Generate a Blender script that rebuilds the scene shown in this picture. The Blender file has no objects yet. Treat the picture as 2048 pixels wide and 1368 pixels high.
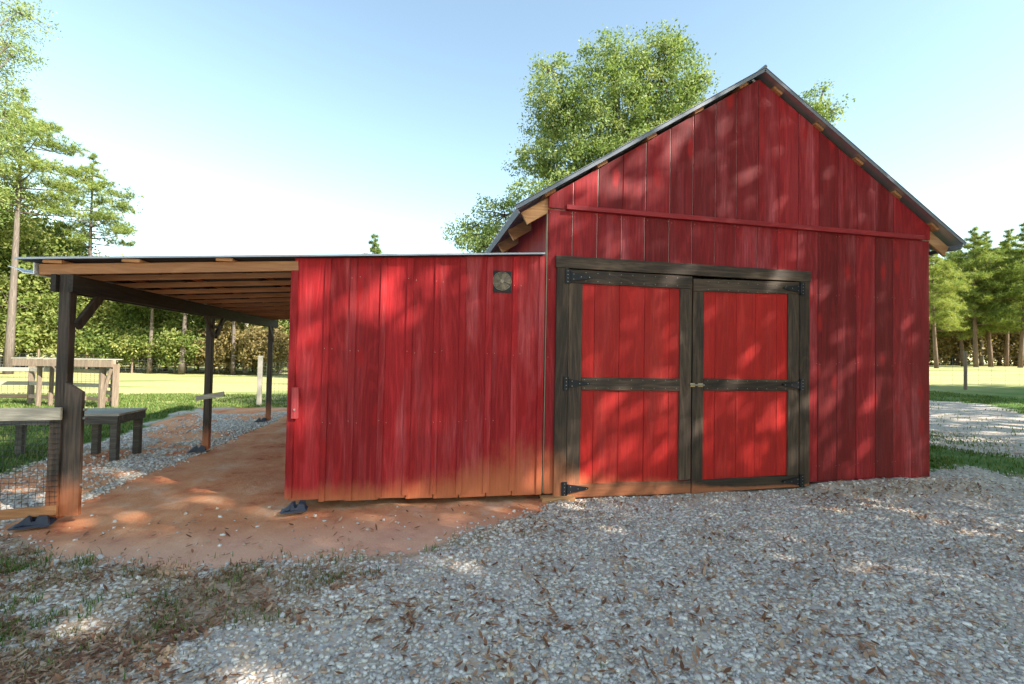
import bpy, math, random
import numpy as np
from mathutils import Vector, Matrix

# ------------------------------------------------------------------ camera, sky, sun, exposure
scene = bpy.context.scene
F_PX, YAW, PITCH, ROLL = 926.456, 0.203485, 0.024694, 0.019111
CAM = Vector((0.0, -5.06, 1.6))
_fw0 = Vector((math.sin(YAW), math.cos(YAW), 0)); _rt0 = Vector((math.cos(YAW), -math.sin(YAW), 0)); _up0 = Vector((0, 0, 1))
FWD = _fw0 * math.cos(PITCH) + _up0 * math.sin(PITCH)
_u = _up0 * math.cos(PITCH) - _fw0 * math.sin(PITCH)
RIGHT = _rt0 * math.cos(ROLL) + _u * math.sin(ROLL)
UP = _u * math.cos(ROLL) - _rt0 * math.sin(ROLL)
cd = bpy.data.cameras.new('camera'); cam = bpy.data.objects.new('camera', cd)
scene.collection.objects.link(cam)
m = Matrix((RIGHT, UP, -FWD)).transposed().to_4x4(); m.translation = CAM
cam.matrix_world = m
cd.sensor_width = 36.0; cd.lens = F_PX / 2048 * 36.0; cd.clip_end = 2000; cd.clip_start = 0.05
scene.camera = cam

SUN_AZ = math.radians(130.0)      # clockwise from +Y
SUN_EL = math.radians(35.0)
w = bpy.data.worlds.new('World'); scene.world = w; w.use_nodes = True
wn = w.node_tree.nodes; wl = w.node_tree.links
sky = wn.new('ShaderNodeTexSky'); sky.sky_type = 'NISHITA'; sky.sun_disc = False
sky.sun_elevation = SUN_EL; sky.sun_rotation = SUN_AZ
sky.altitude = 50; sky.air_density = 1.0; sky.dust_density = 0.25; sky.ozone_density = 0.0
tint = wn.new('ShaderNodeMix'); tint.data_type = 'RGBA'; tint.blend_type = 'MULTIPLY'; tint.inputs[0].default_value = 1.0
tint.inputs[7].default_value = (1.09, 1.07, .90, 1)      # white balance of the whole sky
wl.new(sky.outputs[0], tint.inputs[6])
bg = wn['Background']; wl.new(tint.outputs[2], bg.inputs[0]); bg.inputs[1].default_value = 0.13
sd = bpy.data.lights.new('sun', 'SUN'); sd.energy = 5.0; sd.angle = math.radians(0.53); sd.color = (1.0, 0.94, 0.84)
so = bpy.data.objects.new('sun', sd); scene.collection.objects.link(so)
SUN = Vector((math.sin(SUN_AZ) * math.cos(SUN_EL), math.cos(SUN_AZ) * math.cos(SUN_EL), math.sin(SUN_EL)))
so.rotation_euler = SUN.to_track_quat('Z', 'Y').to_euler(); so.location = (12, -12, 20)
vs = scene.view_settings
vs.view_transform = 'Standard'; vs.look = 'None'; vs.gamma = 1.0; vs.use_curve_mapping = False
vs.exposure = 1.63

# ------------------------------------------------------------------ helpers
COL = scene.collection
RNG = random.Random(7)

def ray(px, py):
    return FWD + RIGHT * ((px - 1024) / F_PX) - UP * ((py - 684) / F_PX)
def at(px, py, depth):
    """world point seen at photo pixel px,py at forward distance depth"""
    return CAM + ray(px, py) * depth
def on_wall(px, py, y=0.0):
    r = ray(px, py); return CAM + r * ((y - CAM.y) / r.y)
def on_ground(px, py, z=0.0):
    r = ray(px, py); return CAM + r * ((z - CAM.z) / r.z)

def link(name, me, mat=None, parent=None):
    o = bpy.data.objects.new(name, me); COL.objects.link(o)
    if mat is not None: me.materials.append(mat)
    if parent is not None: o.parent = parent
    return o
def empty(name, loc=(0, 0, 0)):
    o = bpy.data.objects.new(name, None); COL.objects.link(o); o.location = loc; o.empty_display_size = .2
    return o
def tag(o, label, cat, group=None, kind=None):
    o['label'] = label
    if cat: o['category'] = cat
    if group: o['group'] = group
    if kind: o['kind'] = kind
    return o
def structure(o, label):
    o['kind'] = 'structure'; o['label'] = label; return o
def mesh(name, verts, faces, smooth=False):
    me = bpy.data.meshes.new(name); me.from_pydata([tuple(v) for v in verts], [], faces); me.update()
    if smooth:
        for p in me.polygons: p.use_smooth = True
    return me
def mesh_np(name, V, Fc, smooth=False, col=None):
    """V (n,3), Fc (m,k) all same arity; col (n,4) point colour attribute 'Col'"""
    V = np.asarray(V, np.float32); Fc = np.asarray(Fc, np.int32); k = Fc.shape[1]
    me = bpy.data.meshes.new(name)
    me.vertices.add(len(V)); me.vertices.foreach_set('co', V.ravel())
    me.loops.add(Fc.size); me.loops.foreach_set('vertex_index', Fc.ravel())
    me.polygons.add(len(Fc)); me.polygons.foreach_set('loop_start', np.arange(0, Fc.size, k, dtype=np.int32))
    try: me.polygons.foreach_set('loop_total', np.full(len(Fc), k, np.int32))
    except Exception: pass
    me.update(calc_edges=True)
    if smooth: me.polygons.foreach_set('use_smooth', np.ones(len(Fc), bool))
    if col is not None:
        a = me.color_attributes.new('Col', 'FLOAT_COLOR', 'POINT')
        a.data.foreach_set('color', np.asarray(col, np.float32).ravel())
    me.validate(); return me

class MB:
    def __init__(s): s.v = []; s.f = []
    def add(s, vs, fs):
        n = len(s.v); s.v += [Vector(v) for v in vs]; s.f += [tuple(i + n for i in f) for f in fs]; return s
    def box(s, x0, x1, y0, y1, z0, z1):
        return s.add([(x0,y0,z0),(x1,y0,z0),(x1,y1,z0),(x0,y1,z0),(x0,y0,z1),(x1,y0,z1),(x1,y1,z1),(x0,y1,z1)],
                     [(0,3,2,1),(4,5,6,7),(0,1,5,4),(1,2,6,5),(2,3,7,6),(3,0,4,7)])
    def beam(s, a, b, wd, ht, up=(0, 0, 1), ch=0.0):
        """bar from a to b; wd across, ht along up; chamfered edges"""
        a = Vector(a); b = Vector(b); d = (b - a).normalized(); u = Vector(up)
        sd_ = d.cross(u).normalized(); u = sd_.cross(d).normalized()
        hw, hh = wd / 2, ht / 2
        if ch > 0:
            pr = [(-hw+ch,-hh),(hw-ch,-hh),(hw,-hh+ch),(hw,hh-ch),(hw-ch,hh),(-hw+ch,hh),(-hw,hh-ch),(-hw,-hh+ch)]
        else: pr = [(-hw,-hh),(hw,-hh),(hw,hh),(-hw,hh)]
        n = len(pr)
        vs_ = [a + sd_*p + u*q for p, q in pr] + [b + sd_*p + u*q for p, q in pr]
        fs = [tuple(range(n-1, -1, -1)), tuple(range(n, 2*n))] + [(i, (i+1) % n, n+(i+1) % n, n+i) for i in range(n)]
        return s.add(vs_, fs)
    def tube(s, pts, rad, n=6):
        pts = [Vector(p) for p in pts]; base = len(s.v); k = len(pts)
        for i, p in enumerate(pts):
            d = (pts[min(i+1, k-1)] - pts[max(i-1, 0)]).normalized()
            u = d.cross(Vector((0.31, 0.17, 0.94)) if abs(d.z) < .95 else Vector((1, 0.1, 0))).normalized(); v = d.cross(u)
            r = rad[i] if isinstance(rad, (list, tuple)) else rad
            for j in range(n):
                a_ = 2*math.pi*j/n; s.v.append(p + u*(math.cos(a_)*r) + v*(math.sin(a_)*r))
        for i in range(k-1):
            for j in range(n):
                s.f.append((base+i*n+j, base+i*n+(j+1) % n, base+(i+1)*n+(j+1) % n, base+(i+1)*n+j))
        s.f.append(tuple(base+j for j in range(n-1, -1, -1))); s.f.append(tuple(base+(k-1)*n+j for j in range(n)))
        return s
    def prism(s, poly, y0, y1):
        """poly of (x,z), extruded in y"""
        n = len(poly)
        return s.add([(x, y0, z) for x, z in poly] + [(x, y1, z) for x, z in poly],
                     [tuple(range(n)), tuple(range(2*n-1, n-1, -1))] + [((i+1) % n, i, n+i, n+(i+1) % n) for i in range(n)])
    def build(s, name, mat, parent=None, origin=None, smooth=False):
        o_ = Vector(origin) if origin is not None else None
        vs_ = [v - o_ for v in s.v] if o_ is not None else s.v
        ob = link(name, mesh(name, vs_, s.f, smooth), mat, parent)
        if o_ is not None: ob.location = o_
        return ob

def board_v(name, x0, x1, yf, th, z0, z1l, z1r, mat, parent, ch=0.004, z0r=None, edge=None):
    """vertical board, front face at y=yf, chamfered front edges, own sloping top; origin at its foot"""
    z0r = z0 if z0r is None else z0r
    pr = [(x0, yf+ch), (x0+ch, yf), (x1-ch, yf), (x1, yf+ch), (x1, yf+th), (x0, yf+th)]
    zt = lambda x: z1l + (z1r - z1l) * (x - x0) / (x1 - x0)
    zb = lambda x: z0 + (z0r - z0) * (x - x0) / (x1 - x0)
    o = Vector(((x0+x1)/2, yf, z0)); n = len(pr)
    v = [(x-o.x, y-o.y, zb(x)-o.z) for x, y in pr] + [(x-o.x, y-o.y, zt(x)-o.z) for x, y in pr]
    f = [tuple(range(n-1, -1, -1)), tuple(range(n, 2*n))] + [(i, (i+1) % n, n+(i+1) % n, n+i) for i in range(n)]
    ob = link(name, mesh(name, v, f), mat, parent); ob.location = o
    if edge is not None:      # raw unpainted arris on the right-hand edge
        ob.data.materials.append(edge); ob.data.polygons[4].material_index = 1
    return ob
def board_h(name, x0, x1, yf, th, za0, za1, zb0, zb1, mat, parent, ch=0.004):
    """horizontal board from x0 (z za0..za1) to x1 (z zb0..zb1)"""
    o = Vector((x0, yf, za0)); v = []
    for x, b, t in ((x0, za0, za1), (x1, zb0, zb1)):
        for y, z in ((yf+th, b), (yf+ch, b), (yf, b+ch), (yf, t-ch), (yf+ch, t), (yf+th, t)): v.append((x-o.x, y-o.y, z-o.z))
    n = 6; f = [tuple(range(n)), tuple(range(2*n-1, n-1, -1))] + [((i+1) % n, i, n+i, n+(i+1) % n) for i in range(n)]
    ob = link(name, mesh(name, v, f), mat, parent); ob.location = o
    return ob

# numpy value noise
def vnoise(x, y, seed=0):
    x = np.asarray(x, float); y = np.asarray(y, float)
    xi = np.floor(x); yi = np.floor(y); fx = x-xi; fy = y-yi
    def h(a, b):
        t = np.sin(a*127.1 + b*311.7 + seed*74.7) * 43758.5453; return t - np.floor(t)
    fx = fx*fx*(3-2*fx); fy = fy*fy*(3-2*fy)
    return (h(xi,yi)*(1-fx)+h(xi+1,yi)*fx)*(1-fy) + (h(xi,yi+1)*(1-fx)+h(xi+1,yi+1)*fx)*fy
def fbm(x, y, seed=0, o=4):
    r = 0; a = .5
    for i in range(o): r = r + a*vnoise(x*2**i, y*2**i, seed+i*13); a *= .5
    return r
def sstep(a, b, x):
    t = np.clip((x-a)/(b-a), 0, 1); return t*t*(3-2*t)

# ------------------------------------------------------------------ materials
class NT:
    def __init__(s, name):
        s.m = bpy.data.materials.new(name); s.m.use_nodes = True; s.t = s.m.node_tree; s.n = s.t.nodes; s.b = s.n['Principled BSDF']
        s.out = s.n['Material Output']
    def node(s, typ, **kw):
        nd = s.n.new('ShaderNode'+typ)
        for k, v in kw.items(): setattr(nd, k, v)
        return nd
    def put(s, sock, v):
        if hasattr(v, 'is_output') or isinstance(v, bpy.types.NodeSocket): s.t.links.new(v, sock)
        else:
            if sock.type == 'RGBA' and len(v) == 3: v = (*v, 1)
            sock.default_value = v
    def math(s, op, a, b=None, c=None, clamp=False):
        nd = s.node('Math', operation=op); nd.use_clamp = clamp
        for i, x in enumerate((a, b, c)):
            if x is not None: s.put(nd.inputs[i], x)
        return nd.outputs[0]
    def mix(s, fac, a, b, mode='MIX'):
        nd = s.node('Mix', data_type='RGBA', blend_type=mode); s.put(nd.inputs[0], fac); s.put(nd.inputs[6], a); s.put(nd.inputs[7], b)
        return nd.outputs[2]
    def ramp(s, fac, stops, interp='LINEAR'):
        nd = s.node('ValToRGB'); nd.color_ramp.interpolation = interp
        e = nd.color_ramp.elements
        while len(e) < len(stops): e.new(0.5)
        for el, (p, c) in zip(e, stops):
            el.position = p; el.color = c if len(c) == 4 else (*c, 1)
        s.put(nd.inputs[0], fac); return nd.outputs[0]
    def rng(s, x, a, b, c=0.0, d=1.0):
        nd = s.node('MapRange'); nd.interpolation_type = 'SMOOTHSTEP'
        for i, v in enumerate((x, a, b, c, d)): s.put(nd.inputs[i], v)
        return nd.outputs[0]
    def noise(s, vec, scale, detail=4, rough=.6, dist=0.0, out=0):
        nd = s.node('TexNoise'); s.put(nd.inputs['Vector'], vec); nd.inputs['Scale'].default_value = scale
        nd.inputs['Detail'].default_value = detail; nd.inputs['Roughness'].default_value = rough; nd.inputs['Distortion'].default_value = dist
        return nd.outputs[out]
    def vscale(s, vec, sc, off=None):
        nd = s.node('VectorMath', operation='MULTIPLY'); s.put(nd.inputs[0], vec); nd.inputs[1].default_value = sc; r = nd.outputs[0]
        if off is not None:
            a = s.node('VectorMath', operation='ADD'); s.put(a.inputs[0], r); s.put(a.inputs[1], off); r = a.outputs[0]
        return r
    def bump(s, h, st, dist=.01):
        nd = s.node('Bump'); nd.inputs['Strength'].default_value = st; nd.inputs['Distance'].default_value = dist; s.put(nd.inputs['Height'], h)
        s.t.links.new(nd.outputs[0], s.b.inputs['Normal'])
    def fin(s, col, rough=.7, spec=.3):
        s.put(s.b.inputs['Base Color'], col); s.put(s.b.inputs['Roughness'], rough); s.b.inputs['Specular IOR Level'].default_value = spec
        return s.m

def wood_mat(name, base, dark, light, axis='z', chalk=0.0, knots=0.0, mud=0.0, rough=.6, vary=.35, grain=.5, spec=.3):
    t = NT(name)
    tc = t.node('TexCoord'); oi = t.node('ObjectInfo')
    rnd = oi.outputs['Random']
    offv = t.node('CombineXYZ'); t.put(offv.inputs[0], t.math('MULTIPLY', rnd, 37.0)); t.put(offv.inputs[1], t.math('MULTIPLY', rnd, 91.0)); t.put(offv.inputs[2], t.math('MULTIPLY', rnd, 53.0))
    L = {'z': (1, 1, .045), 'x': (.045, 1, 1), 'y': (1, .045, 1)}[axis]
    L2 = {'z': (1, 1, .12), 'x': (.12, 1, 1), 'y': (1, .12, 1)}[axis]
    g1 = t.noise(t.vscale(tc.outputs['Object'], L, offv.outputs[0]), 55, 5, .65, .3)
    # cathedral grain: bands in a slowly warped field
    vec2 = t.vscale(tc.outputs['Object'], L2, offv.outputs[0])
    g2 = t.noise(vec2, 3.2, 2, .5, .6)
    bands = t.math('SINE', t.math('MULTIPLY', g2, 70.0))
    bands = t.rng(bands, 0.1, 1.0)
    gsum = t.math('ADD', t.math('MULTIPLY', g1, .75), t.math('MULTIPLY', bands, .10))
    col = t.mix(t.rng(gsum, .24, .66), dark, base)
    tone = t.math('MULTIPLY_ADD', rnd, vary, 1.0 - vary*.55)
    big = t.noise(t.vscale(tc.outputs['Object'], L2, offv.outputs[0]), 2.6, 4, .6)
    tone = t.math('MULTIPLY', tone, t.math('MULTIPLY_ADD', big, .5, .75))
    cmb = t.node('CombineXYZ')
    for i in range(3): t.put(cmb.inputs[i], tone)
    col = t.mix(1.0, col, cmb.outputs[0], 'MULTIPLY')
    rn2 = t.math('FRACT', t.math('MULTIPLY', rnd, 17.31))
    if chalk > 0:
        ch = t.noise(t.vscale(tc.outputs['Object'], L2, offv.outputs[0]), 4.5, 5, .62, .4)
        chf = t.math('MULTIPLY', t.rng(ch, .46, .74), t.math('MULTIPLY_ADD', rn2, 1.1, .12))
        chf = t.math('MULTIPLY', chf, t.math('MULTIPLY_ADD', t.rng(g1, .3, .7), .6, .4))
        col = t.mix(t.math('MULTIPLY', chf, chalk, clamp=True), col, light)
    else:
        lf = t.math('MULTIPLY', t.rng(t.noise(vec2, 6.0, 5, .7), .5, .8), .45)
        col = t.mix(lf, col, light)
    if knots > 0:
        K = {'z': (4.6, 0, 1.7), 'x': (1.7, 0, 4.6), 'y': (0, 1.7, 4.6)}[axis]
        kv = t.node('TexVoronoi'); kv.feature = 'F1'
        wob = t.noise(tc.outputs['Object'], 7, 2, .5, 0, 1)
        vv = t.node('VectorMath', operation='MULTIPLY_ADD'); t.put(vv.inputs[0], wob); vv.inputs[1].default_value = (.30, 0, .30)
        t.put(vv.inputs[2], t.vscale(tc.outputs['Object'], K, offv.outputs[0])); t.put(kv.inputs['Vector'], vv.outputs[0]); kv.inputs['Scale'].default_value = 1.0
        sep = t.node('SeparateColor'); t.put(sep.inputs[0], kv.outputs['Color'])
        on = t.math('GREATER_THAN', sep.outputs[0], .45)
        kf = t.math('MULTIPLY', t.rng(kv.outputs['Distance'], .30, .12), on)
        col = t.mix(t.math('MULTIPLY', kf, knots), col, [c*.85 for c in dark] if base[0] < 3*base[1] else (.30, .010, .012))
    geo = t.node('NewGeometry'); sp = t.node('SeparateXYZ'); t.put(sp.inputs[0], geo.outputs['Position'])
    if mud > 0:
        # red clay splashed up from the ground: a stain with its own outline, highest at the inner corner
        hx = t.ramp(t.math('MULTIPLY_ADD', sp.outputs[0], 0.1, .4), [(.05, (.45,)*3), (.28, (.20,)*3), (.42, (.30,)*3), (.50, (.62,)*3), (.545, (.66,)*3), (.60, (.26,)*3), (.70, (.14,)*3), (.78, (.03,)*3)])
        nz = t.noise(geo.outputs['Position'], 3.0, 5, .65)
        nz2 = t.noise(t.vscale(geo.outputs['Position'], (1, 1, .12)), 16.0, 4, .7)
        hh = t.math('MULTIPLY', hx, t.math('ADD', t.math('MULTIPLY_ADD', nz, 1.2, .05), t.math('MULTIPLY', nz2, .9)))
        mf = t.rng(t.math('DIVIDE', sp.outputs[2], hh), 1.05, .05)
        mf = t.math('MULTIPLY', mf, t.math('MULTIPLY_ADD', g1, .6, .55), clamp=True)
        col = t.mix(t.math('MULTIPLY', mf, mud), col, (.52, .17, .07))
    t.bump(t.math('ADD', gsum, t.math('MULTIPLY', big, .4)), grain, .006)
    t.put(t.b.inputs['Roughness'], t.math('MULTIPLY_ADD', g1, .25, rough-.12))
    t.put(t.b.inputs['Base Color'], col); t.b.inputs['Specular IOR Level'].default_value = spec
    return t.m

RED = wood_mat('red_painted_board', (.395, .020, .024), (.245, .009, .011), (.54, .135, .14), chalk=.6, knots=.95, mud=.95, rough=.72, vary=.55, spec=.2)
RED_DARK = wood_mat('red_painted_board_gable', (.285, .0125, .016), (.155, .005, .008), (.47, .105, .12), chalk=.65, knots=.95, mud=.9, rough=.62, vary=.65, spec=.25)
RED_DOOR = wood_mat('red_painted_door_board', (.46, .016, .012), (.31, .009, .008), (.56, .10, .08), chalk=.35, knots=.2, mud=.9, rough=.6, vary=.3, spec=.25)
FADED = wood_mat('faded_red_block', (.46, .060, .062), (.30, .030, .034), (.66, .24, .24), chalk=.9, rough=.6)
RED_H = wood_mat('red_painted_ledge', (.40, .025, .030), (.25, .012, .018), (.6, .2, .2), axis='x', chalk=.4, rough=.5)
STAIN_V = wood_mat('dark_stained_upright', (.092, .058, .037), (.028, .019, .014), (.29, .19, .115), chalk=0, knots=.6, mud=.7, rough=.65, vary=.6, grain=.7)
STAIN_H = wood_mat('dark_stained_rail', (.088, .056, .036), (.026, .018, .014), (.31, .205, .125), axis='x', chalk=0, knots=.6, mud=.7, rough=.65, vary=.6, grain=.7)
STAIN_Y = wood_mat('dark_stained_beam', (.05, .038, .030), (.018, .014, .012), (.12, .09, .065), axis='y', rough=.7, vary=.3)
POSTW = wood_mat('dark_stained_post', (.085, .060, .045), (.030, .022, .018), (.20, .14, .10), chalk=0, knots=.5, mud=.9, rough=.65, vary=.4, grain=.7)
RAFTER = wood_mat('new_pine_rafter', (.60, .31, .140), (.44, .20, .085), (.70, .42, .23), axis='x', rough=.6, vary=.25)
FASCIA = wood_mat('front_rafter_pine', (.43, .205, .092), (.30, .125, .050), (.54, .30, .15), axis='x', rough=.6, vary=.1, knots=.5)
TAIL = wood_mat('raw_pine_tail', (.55, .30, .14), (.33, .16, .07), (.66, .42, .24), axis='x', rough=.6, vary=.25, knots=.6)
GREYW = wood_mat('weathered_grey_rail', (.42, .38, .30), (.27, .24, .19), (.55, .51, .43), axis='x', rough=.75, vary=.2, mud=.6)
GREYV = wood_mat('weathered_grey_post', (.30, .225, .155), (.17, .125, .09), (.44, .37, .29), rough=.75, vary=.4)
BENCHW = wood_mat('weathered_bench_wood', (.12, .105, .09), (.05, .042, .036), (.30, .28, .25), axis='x', rough=.75, vary=.4)
PALE = wood_mat('pale_backing', (.70, .66, .62), (.52, .47, .43), (.8, .78, .75), rough=.8, vary=.1)

def plain(name, col, rough=.5, metal=0.0, spec=.5, nscale=None, namt=.15):
    t = NT(name); c = col
    if nscale:
        tc = t.node('TexCoord'); n = t.noise(tc.outputs['Object'], nscale, 5, .6)
        c = t.mix(n, [x*(1-namt) for x in col], [min(1, x*(1+namt)) for x in col])
        t.bump(n, .15, .003)
    t.fin(c, rough, spec); t.b.inputs['Metallic'].default_value = metal
    return t.m
METAL = plain('galvanised_roof_sheet', (.55, .57, .60), .38, .85, .5, 9, .12)
TRIMM = plain('grey_roof_trim', (.17, .19, .22), .55, .15, .5, 6, .15)
TRIMM2 = plain('dull_zinc_edge', (.36, .40, .46), .5, .3, .5, 6, .1)
UNDER_SHADE = plain('painted_shade_underside', (.05, .045, .042), .9)  # dark tone painted as shade under the lean-to roof sheet
WHITEM = plain('white_gutter_metal', (.62, .64, .66), .4, .3, .5, 7, .1)
BLACKM = plain('black_hinge_iron', (.008, .009, .013), .5, 0, .3, 30, .3)
STEEL = plain('steel_fastener', (.42, .39, .35), .45, .8)
BRASS = plain('brass_bolt', (.40, .31, .16), .45, .8)
PLASTIC = plain('black_plastic_footing', (.030, .042, .072), .45, 0, .5, 12, .4)
FANM = plain('dusty_fan_plastic', (.34, .28, .20), .7, 0, .3, 14, .3)
DARKV = plain('dark_void', (.012, .014, .018), .8)
WIRE = plain('black_net_wire', (.015, .016, .015), .6)
GALV = plain('galvanised_wire', (.22, .22, .21), .5, .6)
CREAMP = plain('pale_post_wood', (.40, .36, .29), .7, 0, .3, 5, .2)
WIREY = plain('yellow_guy_guard', (.55, .42, .10), .6)

# ------------------------------------------------------------------ terrain
def terrain(x, y):
    x = np.asarray(x, float); y = np.asarray(y, float)
    r = np.clip(x-10.0, 0, None); z = 1.55*(1-np.exp(-r*.050))*sstep(-8, 2, y)
    return z
def weights(x, y):
    """ground cover: clay, gravel, grass, sand"""
    n1 = fbm(x*1.3, y*1.3, 3)-.47; n2 = fbm(x*.5, y*.5, 9)-.47; n3 = fbm(x*4, y*4, 21)-.47
    wob = n1*.9 + n3*.35
    # clay floor under the lean-to and its apron in front
    left_edge = -3.40 + .05*np.clip(y, 0, 6)
    inside = np.minimum(np.minimum(x-left_edge, -1.15+0*x-x+2.6*(y < .05)), np.minimum(y+.02+3*(x < -9), 8.2-y))
    fr = np.interp(x, [-3.35, -2.75, -1.94, -.69, .03, .83, 1.3, 1.6], [-.15, -.72, -1.05, -1.25, -1.12, -.68, -.38, .15])
    apron = np.minimum(y-fr, np.minimum(x+3.45, 1.65-x)); apron = np.where(y > .3, -1, apron)
    clay = np.maximum(np.maximum(inside, apron), 0*x-9)
    clay = sstep(-.22, .20, clay + wob*.42)
    strip = np.minimum(x+5.0-.0*y+.10*(y-2), -3.3-x+.05*np.clip(y, 0, 6)); strip = np.where((y > -.3) & (y < 9), strip, -1)
    clay2 = sstep(-.15, .25, strip+wob*.5) * sstep(-.12, .10, n1*1.5+n2)
    # yard gravel in front
    lim = np.interp(x, [-6, -3.5, -2.2, -1.2, -.2, .6, 1.2, 1.6], [-3.6, -3.3, -2.6, -2.1, -1.45, -1.15, -.8, .2])
    yard = np.where(y < .4, lim - y, -1.0); yard = np.where(x > 1.6, np.minimum(.4-y, 8.4-x), yard)
    yard = sstep(-.22, .22, yard + wob*.8)
    drive = np.minimum(x-10.4-.12*(y-2), 15.6+.10*(y-2)-x); drive = sstep(-.5, .5, drive + n1*2.2) * sstep(-14, -10, y)
    lit = np.minimum(x-8.2, 10.6-x)
    grav_r = sstep(.0, .9, n1*3.0+.1) * sstep(8.2, 8.6, x) * sstep(11, 10, x)*sstep(.5, -1.2, y)
    strip_g = sstep(-.25, .15, strip+wob)
    edge_line = np.exp(-((x-left_edge+.10)/.11)**2) * ((y > .3) & (y < 8))
    gravel = np.clip(yard + drive*.95 + grav_r + strip_g + edge_line, 0, 1)
    sand = np.exp(-((x-10.3-.12*(y-2))/.55)**2) * sstep(-14, -10, y)
    sand = np.maximum(sand*.8, sstep(.02, .16, n2+n1*.5)*yard*.85)
    clay = np.clip(clay + clay2*.8, 0, 1) * (1-edge_line*.8)
    gravel = gravel*(1-clay); grass = np.clip(1-clay-gravel, 0, 1)
    sand = np.clip(sand, 0, 1)
    return clay, gravel, grass, sand
def height(x, y):
    c, g, gr, s = weights(x, y)
    z = terrain(x, y) + (fbm(x*2.2, y*2.2, 31)-.47)*.045 + (fbm(x*.6, y*.6, 17)-.47)*.06
    # gravel heaped against the gable wall right of the doors
    z = z + .085*np.exp(-((y+.12)/.30)**2)*sstep(4.75, 5.3, x)*sstep(8.0, 6.8, x)*(.6+.8*fbm(x*3, y*3, 5))
    z = z + c*((fbm(x*7, y*7, 63)-.47)*.022 + (fbm(x*3.1, y*3.1, 67)-.47)*.02)
    z = z - .035 + .02*c*np.exp(-((x+2.3)/1.0)**2)*(y > 0)
    z = np.where((x > 1.4) & (x < 7) & (y > .3) & (y < 7), -.10, z)
    return z

def ground_mat():
    t = NT('ground_cover')
    at_ = t.node('VertexColor'); at_.layer_name = 'Col'
    sp = t.node('SeparateColor'); t.put(sp.inputs[0], at_.outputs['Color'])
    clay, grav, sand = sp.outputs[0], sp.outputs[1], sp.outputs[2]
    pos = t.node('NewGeometry').outputs['Position']
    n1 = t.noise(pos, 1.7, 6, .65); n2 = t.noise(pos, 9, 5, .7); n3 = t.noise(pos, 45, 4, .7); n0 = t.noise(pos, .35, 4, .6)
    cl = t.ramp(n1, [(.36, (.46, .105, .048)), (.44, (.64, .235, .105)), (.54, (.73, .345, .175)), (.66, (.79, .50, .33))])
    cl = t.mix(t.rng(n2, .35, .75), cl, (.68, .29, .135)); 
    py_ = t.node('SeparateXYZ'); t.put(py_.inputs[0], pos)
    cl = t.mix(t.math('MULTIPLY', t.rng(t.math('ADD', py_.outputs[1], t.math('MULTIPLY', n1, .8)), .25, -.55), .62), cl, t.mix(n2, (.70, .40, .27), (.80, .54, .40)))      # paler, sandier wash along the front edge
    vor = t.node('TexVoronoi'); t.put(vor.inputs['Vector'], pos); vor.inputs['Scale'].default_value = 34
    vs_ = t.node('SeparateColor'); t.put(vs_.inputs[0], vor.outputs['Color'])
    gc = t.ramp(vs_.outputs[0], [(0, (.28, .25, .225)), (.4, (.46, .42, .38)), (.75, (.60, .55, .50)), (1, (.56, .42, .30))])
    gc = t.mix(t.rng(vor.outputs['Distance'], .35, .75), gc, (.56, .44, .33))
    sc = t.mix(n2, (.50, .40, .31), (.66, .54, .43))
    gc = t.mix(t.math('MULTIPLY', sand, t.rng(n2, .25, .6)), gc, sc)
    far = t.node('CameraData')
    green = t.ramp(n1, [(.3, (.060, .120, .018)), (.5, (.10, .175, .030)), (.7, (.20, .22, .065))])
    sx = t.node('SeparateXYZ'); t.put(sx.inputs[0], pos)
    # mown hay meadow further out is straw-yellow, the strip by the buildings is green
    dry = t.rng(t.math('ADD', sx.outputs[1], t.math('MULTIPLY', n0, 5.0)), 9.0, 13.5)
    hay = t.ramp(n2, [(.3, (.36, .32, .12)), (.6, (.46, .41, .19)), (.8, (.52, .46, .25))])
    patch = t.noise(t.vscale(pos, (.12, .5, 1)), 1.0, 5, .65)
    hay = t.mix(t.rng(patch, .48, .66), hay, (.20, .24, .075))
    gr = t.mix(t.math('MULTIPLY', dry, .9), green, hay)
    gr = t.mix(t.math('MULTIPLY', t.rng(n3, .52, .75), .5), gr, (.22, .15, .08))
    litter = t.rng(sx.outputs[1], .3, -.4)
    gr = t.mix(t.math('MULTIPLY', litter, t.rng(n2, .15, .45)), gr, t.ramp(n3, [(.35, (.30, .19, .115)), (.5, (.46, .33, .22)), (.65, (.58, .46, .35))]))
    col = t.mix(t.rng(t.math('ADD', grav, t.math('MULTIPLY', t.math('SUBTRACT', n2, .5), .7)), .35, .65), gr, gc)
    col = t.mix(t.rng(t.math('ADD', clay, t.math('MULTIPLY', t.math('SUBTRACT', n2, .5), .6)), .35, .65), col, cl)
    hgt = t.math('ADD', t.math('MULTIPLY', n3, .5), t.math('ADD', n2, t.math('MULTIPLY', t.math('MULTIPLY', vor.outputs['Distance'], grav), -.6)))
    t.bump(hgt, .55, .02)
    return t.fin(col, .92, .15)
GROUND = ground_mat()

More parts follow.
